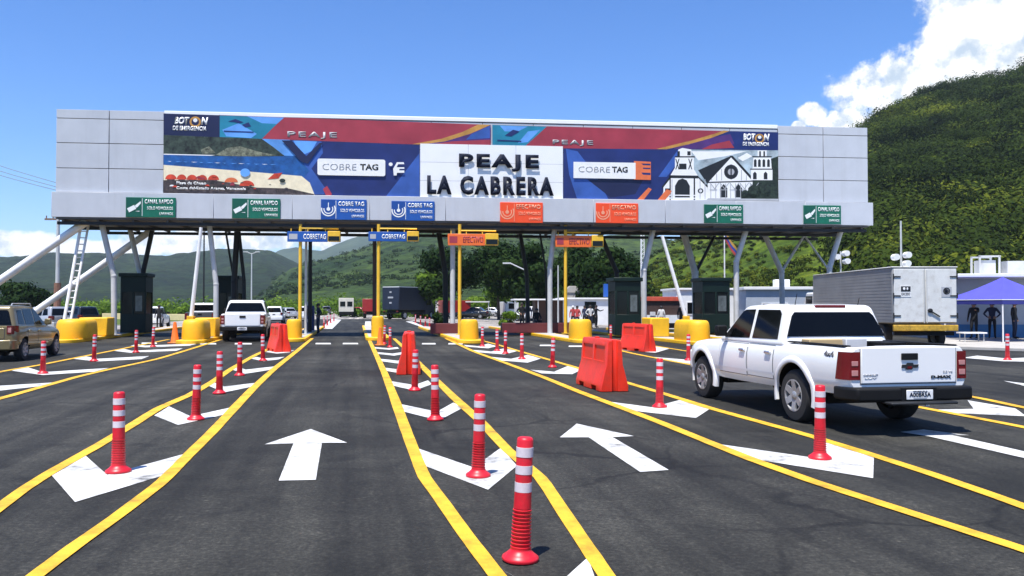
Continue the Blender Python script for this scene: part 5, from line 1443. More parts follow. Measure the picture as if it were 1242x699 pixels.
# white kiosk with a deep brown opening, right of the orange board
c = GY(683, 72)
k1 = building('roadside_kiosk', 'white flat-roofed kiosk with an open brown front beyond the right orange sign board', c, R(4), 4.6, 4, 2.2, M_white_wall, .2, .14)
mb = MB(); mb.box(-4.4, .0, -1.2, 3.0, 2.12, 2.24); mb.build('awning', M_roof_white, k1, bevel=.02)
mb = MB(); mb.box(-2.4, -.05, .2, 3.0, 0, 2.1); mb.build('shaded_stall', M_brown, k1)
mb = MB(); mb.box(1.9, 2.9, -.04, -.003, .1, 2.0); mb.build('door', M_glass_dull, k1)
for x in (-4.3, -2.3):
    mb = MB(); mb.tube((x, -1.1, 0), (x, -1.1, 2.12), .05); mb.build('awning_post', M_steel, k1)
# red roofed kiosk
c = GY(783, 62)
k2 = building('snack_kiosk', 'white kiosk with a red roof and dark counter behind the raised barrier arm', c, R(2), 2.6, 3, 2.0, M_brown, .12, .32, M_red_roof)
mb = MB(); mb.box(.05, 2.5, -.12, -.003, .35, .95); mb.build('counter', M_white_wall, k2)
mb = MB(); mb.box(.3, .7, -.2, -.12, .9, 1.2); mb.box(1.0, 1.3, -.2, -.12, .9, 1.15); mb.build('goods', M_cl_white, k2)
# white house behind booths
building('site_office', 'small white building between the red-roofed kiosk and the last toll booth', GY(820, 66), R(2), 5.6, 5, 2.9, M_white_wall, .15, .16, M_roof_white, wins=[(.9, 1.8, 1.0, 1.9)])
lb = building('office_block', 'long blue-grey office building behind the white pickup', GY(905, 62), R(-4), 13, 6, 2.85, M_grey_wall, .2, .22, M_roof_white, wins=[(1.2, 3.0, .9, 1.8), (6.5, 7.8, .9, 1.8)], doors=[(4.6, 5.5, 2.1)])
mb = MB(); mb.box(2.4, 3.5, 1, 1.8, 3.1, 3.65); lb_ac = tag(mb.build('air_conditioner', M_roof_white, bevel=.04), 'white air conditioner on the blue-grey office roof', 'air conditioner')
lb_ac.location = lb.location; lb_ac.rotation_euler = lb.rotation_euler
# white house far right; shade is put into its blue-grey wall colour
c = GY(1140, 40)
rb = building('checkpoint_building', 'white and blue building behind the blue tent', c, R(-8), 16, 8, 2.95, M_grey_wall, .35, .16, M_roof_white, wins=[(7.2, 8.6, 1.0, 1.9)], doors=[(5.2, 6.1, 2.1)], front=2.4)  # front roof overhang added deep to throw shade on the wall
mb = MB(); mb.box(0.02, 15.98, -.03, -.003, 0, .75); mb.build('blue_dado', M_blue_wall, rb)
mb = MB()
for x in (2.2, 3.1):
    mb.box(x, x + .08, 1, 1.08, 3.2, 4.1); mb.box(x, x + .08, 2, 2.08, 3.2, 4.1)
mb.box(2.2, 3.2, 1, 1.08, 4.05, 4.13); mb.box(2.2, 3.2, 2, 2.08, 4.05, 4.13); mb.box(2.3, 3.0, 1.1, 1.9, 3.25, 3.9); mb.box(3.5, 4.3, 1.0, 1.7, 3.25, 3.85)
o = tag(mb.build('tank_rack', M_steel), 'pale metal rack with a tank on the roof behind the blue tent', 'roof tank'); o.location = rb.location; o.rotation_euler = rb.rotation_euler
# low cream wall at the left beyond the booths
mb = MB(); a, b = G(125, 386.5), G(236, 388.5)
mb.bar(a + Vector((0, 0, .3)), b + Vector((0, 0, .3)), .3, .75); tag(mb.build('low_wall', mat('cream_render', (.62, .52, .28), .8), bevel=.03), 'low cream yellow roadside wall beyond the leftmost toll booths', 'wall')
mb = MB(); a, b = GY(558, 110), GY(588, 110)
mb.box(a.x - .5, b.x + .6, 110, 112, 2.1, 2.25); 
for x in (a.x - .4, b.x + .5): mb.tube((x, 110.2, 0), (x, 110.2, 2.1), .06)
tag(mb.build('shade_roof', M_roof_white), 'thin white shade roof on posts above the black parked car', 'shelter')
# small blue tank house sign
mb = MB(); p = GY(739, 74); mb.box(p.x - .5, p.x + .5, 73.6, 74.4, 2.45, 3.6); mb.tube((p.x, 74, 0), (p.x, 74, 2.45), .08)
tag(mb.build('water_tank', M_blue_sign), 'blue tank on a post behind the toll booth beside the red barrier', 'tank')
mb = MB(); p = GY(695, 86); mb.box(p.x - .8, p.x + .7, 86, 88, 0, 3.0); mb.prism([(p.x - .9, 85.9, 3.0), (p.x + .9, 85.9, 3.0), (p.x + .3, 85.9, 3.7), (p.x - .4, 85.9, 3.7)], (0, 2.2, 0)); tag(mb.build('stone_hut', M_concrete, bevel=.03), 'grey stone hut peeking over the white kiosk roof', 'hut')

# blue tent
c = GY(1216, 34.2, .13)
tt = thing('canopy_tent', 'blue violet pop-up tent in front of the white building at right', 'tent', c, R(14), None)
S = 3.3
zE, zP = 1.80, 2.78
mb = MB()
n = 8
def tv(i, j):                       # canopy with slightly sagging sides
    x, y = -S + S * i / n * 1.0, 0
    return None
ap = Vector((S / 2, S / 2, zP)); cs4 = [Vector((0, 0, zE)), Vector((S, 0, zE)), Vector((S, S, zE)), Vector((0, S, zE))]
for k in range(4):
    A_, B_ = cs4[k], cs4[(k + 1) % 4]
    vv, ff = [], []
    for i in range(7):
        for j in range(7):
            q = A_.lerp(B_, j / 6).lerp(ap, i / 6); q.z -= .10 * math.sin(math.pi * i / 6) * (1 - .3 * abs(j / 3 - 1)); vv.append(q)
    for i in range(6):
        for j in range(6):
            a = i * 7 + j; ff.append((a, a + 1, a + 8, a + 7))
    mb.add(vv, ff)
mb.build('canopy', M_tent, tt, smooth=25)
mb = MB()
for k in range(4):
    A_, B_ = cs4[k], cs4[(k + 1) % 4]
    mb.add([A_, B_, B_ - Vector((0, 0, .22)), A_ - Vector((0, 0, .22))], [(0, 1, 2, 3)])
mb.build('valance', M_tent_dark, tt, smooth=0)
for q in cs4:
    mb = MB(); mb.tube((q.x * .97 + .04, q.y * .97 + .04, 0), (q.x * .97 + .04, q.y * .97 + .04, zE), .028); mb.build('leg', M_white_steel, tt)
mb = MB()
for k in range(4): mb.tube(cs4[k] - Vector((0, 0, .03)), cs4[(k + 1) % 4] - Vector((0, 0, .03)), .016, n=6)
mb.build('frame', M_white_steel, tt)
c = GY(1178, 35, .13)
tb = thing('folding_table', 'white folding table under the left side of the blue tent', 'table', c, 0)
mb = MB(); mb.box(-.5, .5, -.3, .3, .34, .40); mb.build('table_top', M_roof_white, tb, bevel=.01)
for x in (-.4, .4):
    mb = MB(); mb.tube((x, -.2, 0), (x, -.2, .34), .02); mb.tube((x, .2, 0), (x, .2, .34), .02); mb.build('leg', M_steel, tb)

# poles, masts, lamps
def pole(name, label, cat, px, Y, top, r, m, extra=None):
    t = thing(name, label, cat, GY(px, Y), 0)
    H = CAM_H + (371 - top) * Y / FPX
    mb = MB(); mb.tube((0, 0, 0), (0, 0, H), r, r * .7, 10); mb.build('pole', m, t)
    if extra: extra(t, H)
    return t
def cross(t, H):
    mb = MB(); mb.box(-.9, .9, -.06, .06, H - .5, H - .38)
    for x in (-.8, -.35, .35, .8): mb.tube((x, 0, H - .38), (x, 0, H - .2), .04)
    mb.build('cross_arm', M_wood, t)
    mb = MB(); mb.tube((0, 0, 0), (0, 0, 3.2), .24, .22, 10); mb.build('pole_sleeve', mat('rusty_sleeve', (.24, .12, .08), .85, var=.3), t)
pole('utility_pole', 'grey utility pole with a brown lower sleeve behind the leftmost yellow nose', 'utility pole', 69.5, 56, 258, .15, M_steel, cross)
def lamp2(t, H):
    for s in (-1, 1):
        mb = MB(); mb.tube((0, 0, H - .1), (s * .8, 0, H + .15), .05); mb.box(s * .8 - .3, s * .8 + .3, -.12, .12, H + .1, H + .22); mb.build('lamp_head', M_steel, t)
pole('street_lamp', 'twin-headed street lamp beyond the second toll booth', 'street lamp', 305, 110, 307, .10, M_steel, lamp2)
def lamp1(t, H):
    mb = MB(); mb.tube((0, 0, H - .05), (-1.6, 0, H + .7), .06); mb.box(-2.3, -1.5, -.12, .12, H + .62, H + .76); mb.build('lamp_head', M_steel, t)
pole('street_lamp', 'single-headed street lamp beyond the waiting people', 'street lamp', 638.5, 80, 328, .09, M_steel, lamp1)
pole('street_lamp', 'street lamp with a high pair of heads near the left blue sign', 'street lamp', 247, 62, 279, .07, M_dark_steel, lamp2)
pole('lamp_pole', 'thin grey pole in front of the white kiosk', 'pole', 677, 64, 322, .07, M_steel)
def ant(t, H):
    for x, z in ((-.45, H * .66), (.45, H * .68), (.4, H * .60)):
        mb = MB(); mb.tube((x, -.3, z), (x, .25, z), .24, n=14); mb.build('antenna_drum', M_roof_white, t)
pole('antenna_mast', 'antenna mast with white drums rising behind the box truck rear doors', 'antenna mast', 1093.5, 62, 268, .09, M_steel, ant)
def ant2(t, H):
    for x, z in ((-.3, H - .4), (.4, H - .7), (.35, H - .15)):
        mb = MB(); mb.tube((x, -.3, z), (x, .25, z), .20, n=14); mb.build('antenna_drum', M_roof_white, t)
pole('antenna_mast', 'short pole with white antenna drums above the front of the grey box truck', 'antenna mast', 1020, 58, 305, .07, M_steel, ant2)
def lattice(t, H):
    mb = MB()
    for k in range(3):
        a = k * 2.094; x, y = .22 * math.cos(a), .22 * math.sin(a); mb.tube((x, y, 0), (x * .8, y * .8, H), .03, n=6)
    for k in range(22):
        z0, z1 = H * k / 22, H * (k + 1) / 22
        for q in range(3):
            a, b = q * 2.094, (q + 1) * 2.094
            mb.tube((.21 * math.cos(a), .21 * math.sin(a), z0), (.21 * math.cos(b), .21 * math.sin(b), z1), .018, n=4)
    mb.build('lattice', M_white_steel, t)
pole('lattice_tower', 'slim white lattice tower behind the gantry near the right red barrier', 'lattice tower', 779, 72, 279, .02, M_white_steel, lattice)
def flag(t, H):
    vv, ff = [], []; nx, nz = 10, 6
    for i in range(nx + 1):
        for j in range(nz + 1):
            u, w = i / nx, j / nz
            vv.append((.05 + .95 * u, .10 * math.sin(u * 7), H - .05 - .75 * (1 - w) - 1.5 * u + .06 * math.sin(u * 9)))
    mb = MB()
    for i in range(nx):
        for j in range(nz):
            a = i * (nz + 1) + j; mb.add([vv[a], vv[a + 1], vv[a + nz + 2], vv[a + nz + 1]], [(0, 1, 2, 3)], 2 if j < 2 else (1 if j < 4 else 0))
    mb.build('flag', [M_flag_y, M_flag_b, M_flag_r], t)
pole('flagpole', 'white flagpole with a limp yellow, blue and red flag above the toll booth', 'flagpole', 879, 60, 279, .06, M_white_steel, flag)
for dy, label in ((0, 'topmost power cable at the upper left'), (10, 'middle power cable at the upper left'), (18, 'lowest power cable at the upper left')):
    a, b = W(-180, 105 + dy, 75), W(69, 222 + dy * .5, 56); mb = MB(); pts = []
    for k in range(13):
        q = a.lerp(b, k / 12); q.z -= 1.1 * math.sin(math.pi * k / 12); pts.append(q)
    mb.path(pts, .022, 5); tag(mb.build('power_cable', M_cable), label, 'cable', 'power cables at upper left')

# toll machine and motorbike-like terminal next to the officer
c = GY(375, 50, .15)
tm = thing('toll_machine', 'dark blue toll machine with white panels beside the officer in the left blue lane', 'toll machine', c, ROAD)
mb = MB(); mb.box(-.30, .30, 0, .6, 0, 1.5); mb.build('cabinet', M_navy, tm, bevel=.03)
mb = MB(); mb.box(-.2, .2, -.02, -.003, .9, 1.3); mb.build('screen', M_glass_dull, tm)
mb = MB(); mb.box(-.1, .15, -.02, -.003, .5, .7); mb.box(-.22, -.08, -.1, .1, 1.5, 1.75); mb.build('panel', M_cl_white, tm)

# ------------------------------------------------------------------ people
def person(px, Y, label, rz=0.0, h=1.72, top=M_cl_black, bottom=M_cl_black, pose='stand', z=0.0, group='people around the toll plaza', hair=M_hair):
    t = thing('person', label, 'person', GY(px, Y, z), rz, group)
    k = h / 1.72
    J = {'pel': (0, 0, .93), 'sp': (0, .01, 1.10), 'ch': (0, .02, 1.32), 'nk': (0, .0, 1.47), 'hd': (0, -.015, 1.57), 'ht': (0, -.01, 1.66)}
    for s, n in ((-1, 'l'), (1, 'r')):
        J['sh' + n] = (s * .17, .01, 1.39); J['el' + n] = (s * .245, .03, 1.12); J['wr' + n] = (s * .26, -.04, .88); J['hn' + n] = (s * .255, -.07, .78)
        J['hp' + n] = (s * .09, 0, .90); J['kn' + n] = (s * .105, -.02, .50); J['an' + n] = (s * .115, .02, .09); J['to' + n] = (s * .135, -.15, .035)
    if pose == 'hips':
        for s, n in ((-1, 'l'), (1, 'r')): J['el' + n] = (s * .34, .09, 1.15); J['wr' + n] = (s * .19, -.03, 1.0); J['hn' + n] = (s * .13, -.09, .99)
    if pose == 'reach':
        J['elr'] = (.27, -.20, 1.25); J['wrr'] = (.25, -.43, 1.32); J['hnr'] = (.23, -.52, 1.35)
    if pose == 'walk':
        J['knl'] = (-.10, -.18, .52); J['anl'] = (-.11, -.28, .12); J['tol'] = (-.12, -.44, .07); J['knr'] = (.10, .08, .50); J['anr'] = (.11, .32, .13); J['tor'] = (.12, .20, .03)
        J['wrl'] = (-.26, .10, .90); J['hnl'] = (-.26, .13, .81); J['wrr'] = (.25, -.22, .95); J['hnr'] = (.24, -.30, .88)
    if pose == 'sit':
        dz = -.46
        for q in list(J):
            if q[:2] not in ('kn', 'an', 'to'): x, y, zz = J[q]; J[q] = (x, y, zz + dz)
        for s, n in ((-1, 'l'), (1, 'r')):
            J['kn' + n] = (s * .14, -.42, .48); J['an' + n] = (s * .14, -.40, .09); J['to' + n] = (s * .15, -.56, .04)
            J['el' + n] = (s * .26, -.02, .68); J['wr' + n] = (s * .18, -.24, .56); J['hn' + n] = (s * .14, -.32, .55)
    rad = {'pel': .135, 'sp': .125, 'ch': .15, 'nk': .058, 'hd': .092, 'ht': .075, 'sh': .07, 'el': .046, 'wr': .033, 'hn': .040, 'hp': .095, 'kn': .062, 'an': .043, 'to': .040}
    names = list(J)
    E_ = [('pel', 'sp'), ('sp', 'ch'), ('ch', 'nk'), ('nk', 'hd'), ('hd', 'ht')]
    for n in 'lr': E_ += [('ch', 'sh' + n), ('sh' + n, 'el' + n), ('el' + n, 'wr' + n), ('wr' + n, 'hn' + n), ('pel', 'hp' + n), ('hp' + n, 'kn' + n), ('kn' + n, 'an' + n), ('an' + n, 'to' + n)]
    me = bpy.data.meshes.new('body')
    me.from_pydata([tuple(c * k for c in J[n]) for n in names], [(names.index(a), names.index(b)) for a, b in E_], [])
    o = bpy.data.objects.new('body', me); COL.objects.link(o); o.parent = t
    o.modifiers.new('skin', 'SKIN'); sv = me.skin_vertices[0].data
    for i, n in enumerate(names):
        q = rad.get(n, rad.get(n[:2])) * k; sv[i].radius = (q, q * (.72 if n in ('pel', 'sp', 'ch') else 1)); sv[i].use_root = (n == 'pel')
    ss = o.modifiers.new('sub', 'SUBSURF'); ss.levels = 2; ss.render_levels = 2
    baked(o); me = o.data
    me.materials.clear()
    for m in (M_skin, top, bottom, M_black): me.materials.append(m)
    zp = J['pel'][2] * k; zn = (J['nk'][2] - .01) * k
    for f in me.polygons:
        c = f.center
        hand = min((c - Vector(J['hn' + n]) * k).length for n in 'lr') < .085 * k
        shoe = c.z < .10 * k
        legs = c.z < zp - .02 * k if pose != 'sit' else (c.z < zp - .02 * k or c.y < -.18)
        f.material_index = 0 if (c.z > zn or hand) else (3 if shoe else (2 if legs and abs(c.x) < .22 * k else 1))
        f.use_smooth = True
    hz = (J['hd'][2] + .035) * k; hy = J['hd'][1] * k
    mb = MB(); mb.lathe([(.104 * k, -.03 * k), (.106 * k, .02 * k), (.095 * k, .07 * k), (.06 * k, .108 * k), (0, .118 * k)], 14, 0, Matrix.Translation((0, hy + .022 * k, hz))); mb.build('hair', hair, t, smooth=60)
    mb = MB(); mb.ball((0, hy - .098 * k, hz - .035 * k), .014 * k, .02 * k, .022 * k, 6)
    for s in (-1, 1): mb.ball((s * .094 * k, hy + .005, hz - .035 * k), .012 * k, .022 * k, .03 * k, 6)
    mb.build('nose_and_ears', M_skin, t)
    return t
person(386, 49, 'officer in dark navy uniform beside the dark blue toll machine', R(-60), 1.80, M_cl_navy, M_cl_navy, 'hips')
person(193, 58, 'person in black standing beside the white car near the leftmost toll booth', R(10), 1.72, M_cl_black, M_cl_black, 'stand')
person(633, 52, 'person in black standing on the maroon planter side, left one of the pair', R(30), 1.70, M_cl_black, M_cl_black, 'hips', .15)
person(640, 52.6, 'person in dark clothes beside the maroon planter, right one of the standing pair', R(-20), 1.68, M_cl_navy, M_cl_black, 'stand', .15)
person(651, 50.5, 'seated person in black on the maroon planter wall', R(20), 1.72, M_cl_black, M_cl_black, 'sit', .70 - .45)
person(695, 62, 'person with a white cap before the brown stall front', R(0), 1.66, M_cl_red, M_cl_black, 'stand', 0, hair=M_cl_white)
person(723, 62, 'person in black leaning forward before the white kiosk wall', R(60), 1.72, M_cl_black, M_cl_black, 'reach')
person(709, 66, 'person in dark clothes before the left part of the white kiosk wall', R(-40), 1.68, M_cl_navy, M_cl_black, 'stand')
person(700, 58, 'person in a red shirt at the foot of the right orange board post', R(-30), 1.66, M_cl_red, M_cl_navy, 'walk')
person(716, 60, 'person in a pale shirt before the middle of the white kiosk wall', R(15), 1.70, M_cl_white, M_cl_navy, 'hips')
person(802, 57, 'person in a pale shirt at the red-roofed kiosk counter', R(170), 1.64, M_cl_white, M_cl_black, 'stand')
person(827, 47, 'person in black standing at the foot of the raised barrier arm', R(10), 1.66, M_cl_black, M_cl_black, 'stand', .15)
person(1181, 38.2, 'person in dark clothes in the tent shade, nearest to the box truck', R(-50), 1.70, M_cl_black, M_cl_black, 'reach', .13)
person(1203, 38.5, 'person in dark clothes just left of the front tent leg', R(-30), 1.70, M_cl_navy, M_cl_black, 'hips', .13)
person(1230, 37.8, 'person in dark clothes right of the front tent leg', R(40), 1.72, M_cl_black, M_cl_navy, 'stand', .13)

# ------------------------------------------------------------------ terrain
from mathutils import noise as mnoise
def fbm(x, y, s, oct=5): return mnoise.fractal(Vector((x * s, y * s, 3.7)), 1.0, 2.0, oct)

def ridge_hill(name, m, ridge, dist, d0, d1, nd, npx, rough, power=1.25, back=1.35):
    """a hill whose crest stands dist metres away along the given silhouette; sloping from d0 up to dist and down to d1"""
    xs = [a for a, b in ridge]; zs = [CAM_H + (371 - b) * dist / FPX for a, b in ridge]
    cols = np.linspace(xs[0], xs[-1], npx)
    ds = list(np.linspace(d0, dist, nd)) + list(np.linspace(dist, d1, max(6, nd // 3)))[1:]
    v, f = [], []
    for d in ds:
        for c in cols:
            zr = float(np.interp(c, xs, zs))
            t = (d - d0) / (dist - d0) if d <= dist else max(0, 1 - ((d - dist) / (d1 - dist)) ** 1.5)
            x = (c - 621) / FPX * d
            z = zr * (t ** power)
            z += fbm(x, d, rough[0]) * rough[1] * min(1, t * 2) * (1 if d <= dist else .6)
            v.append((x, d, z - .3))
    for i in range(len(ds) - 1):
        for j in range(npx - 1):
            a = i * npx + j; f.append((a, a + 1, a + npx + 1, a + npx))
    me = bpy.data.meshes.new(name); me.from_pydata(v, [], f); me.materials.append(m)
    me.polygons.foreach_set('use_smooth', [True] * len(me.polygons)); me.update()
    o = bpy.data.objects.new(name, me); COL.objects.link(o); o['kind'] = 'structure'
    return o
RIDGE_FAR = [(-900, 330), (-500, 318), (-200, 312), (0, 309), (60, 307), (120, 304), (180, 307), (243, 307), (268, 304), (300, 302), (325, 302), (344, 311), (365, 322), (385, 334), (420, 350), (460, 366)]
ridge_hill('far_hills', M_far_hill, RIDGE_FAR, 1300, 520, 2000, 60, 300, (.010, 9))
RIDGE_MID = [(300, 368), (330, 345), (352, 327), (380, 315), (413, 307), (444, 301), (476, 287), (507, 279), (560, 273), (600, 279), (640, 288), (680, 291), (740, 284), (785, 285), (815, 293), (860, 310), (950, 340), (1050, 366)]
ridge_hill('green_hills', M_mid_hill, RIDGE_MID, 800, 240, 1300, 60, 300, (.012, 6))
ridge_hill('mountain', M_mountain, [(230, 360), (300, 325), (337, 308), (359, 301), (391, 305), (413, 297), (444, 286), (480, 275), (540, 262), (620, 262), (700, 282), (800, 330), (900, 366)], 2500, 1500, 3300, 40, 220, (.003, 22))
RIDGE_R = [(690, 366), (740, 340), (780, 318), (820, 294), (850, 282), (900, 262), (960, 230), (1010, 190), (1057, 155), (1100, 131), (1144, 118), (1193, 103), (1242, 88), (1320, 62), (1450, 40), (1650, 60), (1900, 140), (2150, 300)]
HILL_D0, HILL_D = 92.0, 330.0
hr = ridge_hill('wooded_hill', M_hill, RIDGE_R, HILL_D, HILL_D0, 560, 70, 300, (.03, 3.0), 1.15)

# ------------------------------------------------------------------ foliage
def leaf_mesh(name, clumps, m, leaf, per, parent=None, squash=.75, seed=0, shell=.45, jit=.30):
    """clumps: (x, y, z, rx, ry, rz, tone); each gets `per` (or a callable count) small bent leaf quads in its volume"""
    g = np.random.default_rng(seed)
    P, T, Sz, Un = [], [], [], []
    for (x, y, z, rx, ry, rz, tone) in clumps:
        n = per(rx) if callable(per) else per
        u = g.normal(size=(n, 3)); u /= np.linalg.norm(u, axis=1)[:, None]
        rr = (shell + (1 - shell) * g.random(n)) * (1 + .16 * g.normal(size=n))
        Un.append(u)
        P.append(u * rr[:, None] * np.array([rx, ry, rz]) + np.array([x, y, z]))
        T.append(np.full(n, tone) + g.normal(size=n) * .05)
        Sz.append(np.full(n, leaf if not callable(leaf) else leaf(rx)))
    P = np.concatenate(P); T = np.concatenate(T); Sz = np.concatenate(Sz) * (.6 + .8 * g.random(len(P)))
    n = len(P)
    U = np.concatenate(Un) + g.normal(size=(n, 3)) * jit; U /= np.linalg.norm(U, axis=1)[:, None]
    a = g.normal(size=(n, 3)); a -= (a * U).sum(1)[:, None] * U; a /= np.linalg.norm(a, axis=1)[:, None]
    b = np.cross(U, a)
    A = a * Sz[:, None]; B = b * (Sz * .55)[:, None]
    V_ = np.stack([P - A, P + B * .9 + A * .1, P + A, P - B * .9 + A * .1], 1).reshape(-1, 3)
    me = bpy.data.meshes.new(name)
    me.vertices.add(4 * n); me.vertices.foreach_set('co', V_.ravel())
    me.loops.add(4 * n); me.loops.foreach_set('vertex_index', np.arange(4 * n))
    me.polygons.add(n); me.polygons.foreach_set('loop_start', np.arange(0, 4 * n, 4)); 
    me.update(calc_edges=True)
    at = me.attributes.new('tone', 'FLOAT', 'FACE'); at.data.foreach_set('value', np.clip(T, 0, .9).astype(np.float32))
    me.materials.append(m)
    o = bpy.data.objects.new(name, me); COL.objects.link(o)
    if parent: o.parent = parent
    return o

def tree(name, label, px, Y, height, crown_r, m, seed, leaf=.22, per=520, nblob=11, trunk_h=None, group=None, low=.30, z0=0.0):
    g = random.Random(seed)
    t = thing(name, label, 'tree' if height > 2.6 else 'bush', GY(px, Y, z0), g.uniform(0, 6), group)
    th = trunk_h if trunk_h is not None else height * .45
    cl = []; limbs = []
    for k in range(nblob):
        a = g.uniform(0, 6.28); q = crown_r * math.sqrt(g.random()) * .75
        z = height * g.uniform(low + .1, .86); rr = crown_r * g.uniform(.30, .52)
        q *= 1 - .45 * max(0, (z / height - .6) / .4)
        cl.append((q * math.cos(a), q * math.sin(a), z, rr, rr, rr * g.uniform(.6, .85), g.uniform(.02, .42))); limbs.append((q * math.cos(a), q * math.sin(a), z))
    cl.append((0, 0, height * .90, crown_r * .36, crown_r * .36, height * .12, .3))
    mb = MB(); r = max(.05, height * .022)
    lean = (g.uniform(-.2, .2), g.uniform(-.2, .2), th)
    mb.tube((0, 0, -.1), lean, r, r * .7, 9)
    for x, y, z in limbs: mb.tube((lean[0], lean[1], th * g.uniform(.75, 1)), (x * .9, y * .9, z), r * .45, r * .10, 6)
    mb.build('trunk', M_bark, t)
    leaf_mesh('crown', cl, m, leaf, per, t, seed=seed)
    return t

TR = [('broad dark tree behind the left orange sign board', 548, 105, 9.0, 4.5, M_leaf_dark), ('tall dark tree filling the gap between the two orange sign boards', 605, 98, 9.3, 5.0, M_leaf_dark),
      ('dark spreading tree right of the gap between the orange boards', 645, 92, 8.6, 4.6, M_leaf_dark), ('dark tree over the white kiosk', 700, 90, 8.4, 4.4, M_leaf_dark),
      ('dark tree with low branches over the blue tank', 742, 84, 7.6, 4.2, M_leaf_dark), ('mid green tree right of the navy cargo truck', 522, 118, 6.6, 3.6, M_leaf_green),
      ('dark tree at the far left edge behind the tan car', 12, 100, 4.4, 3.6, M_leaf_dark), ('dark tree beyond the first braces', 40, 112, 3.9, 3.0, M_leaf_dark)]
for i, (lab, px, Y, h, cr, m) in enumerate(TR):
    tree('broadleaf_tree', lab, px, Y, h, cr, m, 40 + i, leaf=.26, per=620, nblob=13, group='trees beyond the gantry', low=.22)
# roundish bright shrubs in a row below the dark trees
for i, (px, w, lab) in enumerate([(597, 2.4, 'bright green shrub left end of the clipped row below the dark trees'), (622, 2.6, 'bright green shrub in the middle of the clipped row below the dark trees'), (652, 2.5, 'bright green shrub behind the street lamp below the dark trees')]):
    tree('shrub', lab, px, 132, 4.2, w * 1.65, M_leaf_green, 80 + i, leaf=.22, per=700, nblob=9, trunk_h=.5, group='shrubs below the dark trees', low=.05)
tree('shrub', 'small olive shrub in the planter beside the waiting people', 619, 56, 1.15, .75, M_leaf_green, 91, leaf=.09, per=260, nblob=6, trunk_h=.3, low=.05, z0=.1)
tree('shrub', 'small brownish shrub in the left maroon planter', 528, 52, 1.0, .6, M_leaf_dark, 92, leaf=.09, per=220, nblob=5, trunk_h=.3, low=.05, z0=.1)
# stuff: scrub along the left field and at the foot of the far hills
g = np.random.default_rng(5); cl = []
for k in range(420):
    px = g.uniform(-500, 640); Y = g.uniform(150, 300) if g.random() < .75 else g.uniform(105, 150)
    s = g.uniform(1.2, 2.6) * (1.0 if Y > 150 else .55)
    cl.append(((px - 621) / FPX * Y, Y, s * .6, s * 1.3, s * 1.3, s, g.uniform(0, .45)))
tag(leaf_mesh('roadside_scrub', cl, M_leaf_green, .35, 130, seed=3), kind='stuff')
# woods on the right hill
def hill_z(px, d):
    zr = CAM_H + (371 - float(np.interp(px, [a for a, b in RIDGE_R], [b for a, b in RIDGE_R]))) * HILL_D / FPX
    t = (d - HILL_D0) / (HILL_D - HILL_D0); x = (px - 621) / FPX * d
    return zr * t ** 1.15 + fbm(x, d, .03) * 3.0 * min(1, t * 2), t
g = np.random.default_rng(9); cl = []
for k in range(8500):
    px = g.uniform(735, 1560); d = HILL_D0 + 6 + (HILL_D - HILL_D0 + 8) * g.random() ** .8
    dd = min(d, HILL_D); z, t = hill_z(px, dd); x = (px - 621) / FPX * d
    grassy = 0
    wood = min(1.2, (px - 1035) / 70) + .55 * fbm(x, d, .02, 4) + min(0, (t - .22) * 2.2)
    if px < 1000: wood += max(0, (t - .88) * 6)
    if wood < g.uniform(-.1, .15):
        if g.random() > .40: continue
        s = g.uniform(.25, .60) if g.random() < .8 else g.uniform(.6, 1.2)
        grassy = .34
    else: s = g.uniform(1.2, 2.8) if g.random() < .70 else g.uniform(2.8, 5.2)
    tone = float(np.clip(.22 + grassy * g.random() + .42 * fbm(x, d, .020, 3) + .10 * (t < .35) + g.normal() * .19 + .12, 0, .85))
    cl.append((x, d, z + s * .35, s * 1.4, s * 1.25, s * .80, tone))
for k in range(230):                                     # scattered larger crowns standing above the rest
    px = g.uniform(1030, 1560); d = HILL_D0 + 30 + (HILL_D - HILL_D0 - 26) * g.random() ** .7
    z, t = hill_z(px, d); x = (px - 621) / FPX * d; s = g.uniform(2.6, 4.8); tn = float(np.clip(g.choice([.02, .10, .30]) + g.normal() * .05, 0, .6))
    for q in range(4):
        cl.append((x + g.normal() * s * .55, d + g.normal() * s * .4, z + s * g.uniform(.7, 1.25), s * .62, s * .62, s * .5, tn))
tag(leaf_mesh('hill_woods', cl, M_leaf_hill, lambda r: .17 + .04 * r, lambda r: int(30 + 80 * r), seed=4, shell=.86, jit=.16), kind='stuff')

def far_woods(name, ridge, dist, d0, power, rough, n, m, seed, lo, hi):
    g = np.random.default_rng(seed); xs = [a for a, b in ridge]; ys = [b for a, b in ridge]; cl = []
    for k in range(n):
        px = g.uniform(max(xs[0], -60), min(xs[-1], 1000)); d = d0 + (dist - d0) * (.25 + .78 * g.random())
        t = min(1, (d - d0) / (dist - d0)); x = (px - 621) / FPX * d
        if fbm(x, d, .008, 4) + .3 * g.normal() - .5 * (t - .35) < 0: continue
        z = (CAM_H + (371 - float(np.interp(px, xs, ys))) * dist / FPX) * t ** power + fbm(x, d, rough[0]) * rough[1] * min(1, t * 2)
        s = g.uniform(lo, hi); cl.append((x, d, z + s * .2, s * 1.4, s * 1.4, s * .8, float(np.clip(.2 + .15 * g.normal(), 0, .5))))
    return tag(leaf_mesh(name, cl, m, .8, 34, seed=seed, shell=.8), kind='stuff')
far_woods('green_hill_woods', RIDGE_MID, 800, 240, 1.25, (.012, 6), 1900, M_leaf_mid, 22, 1.0, 2.6)
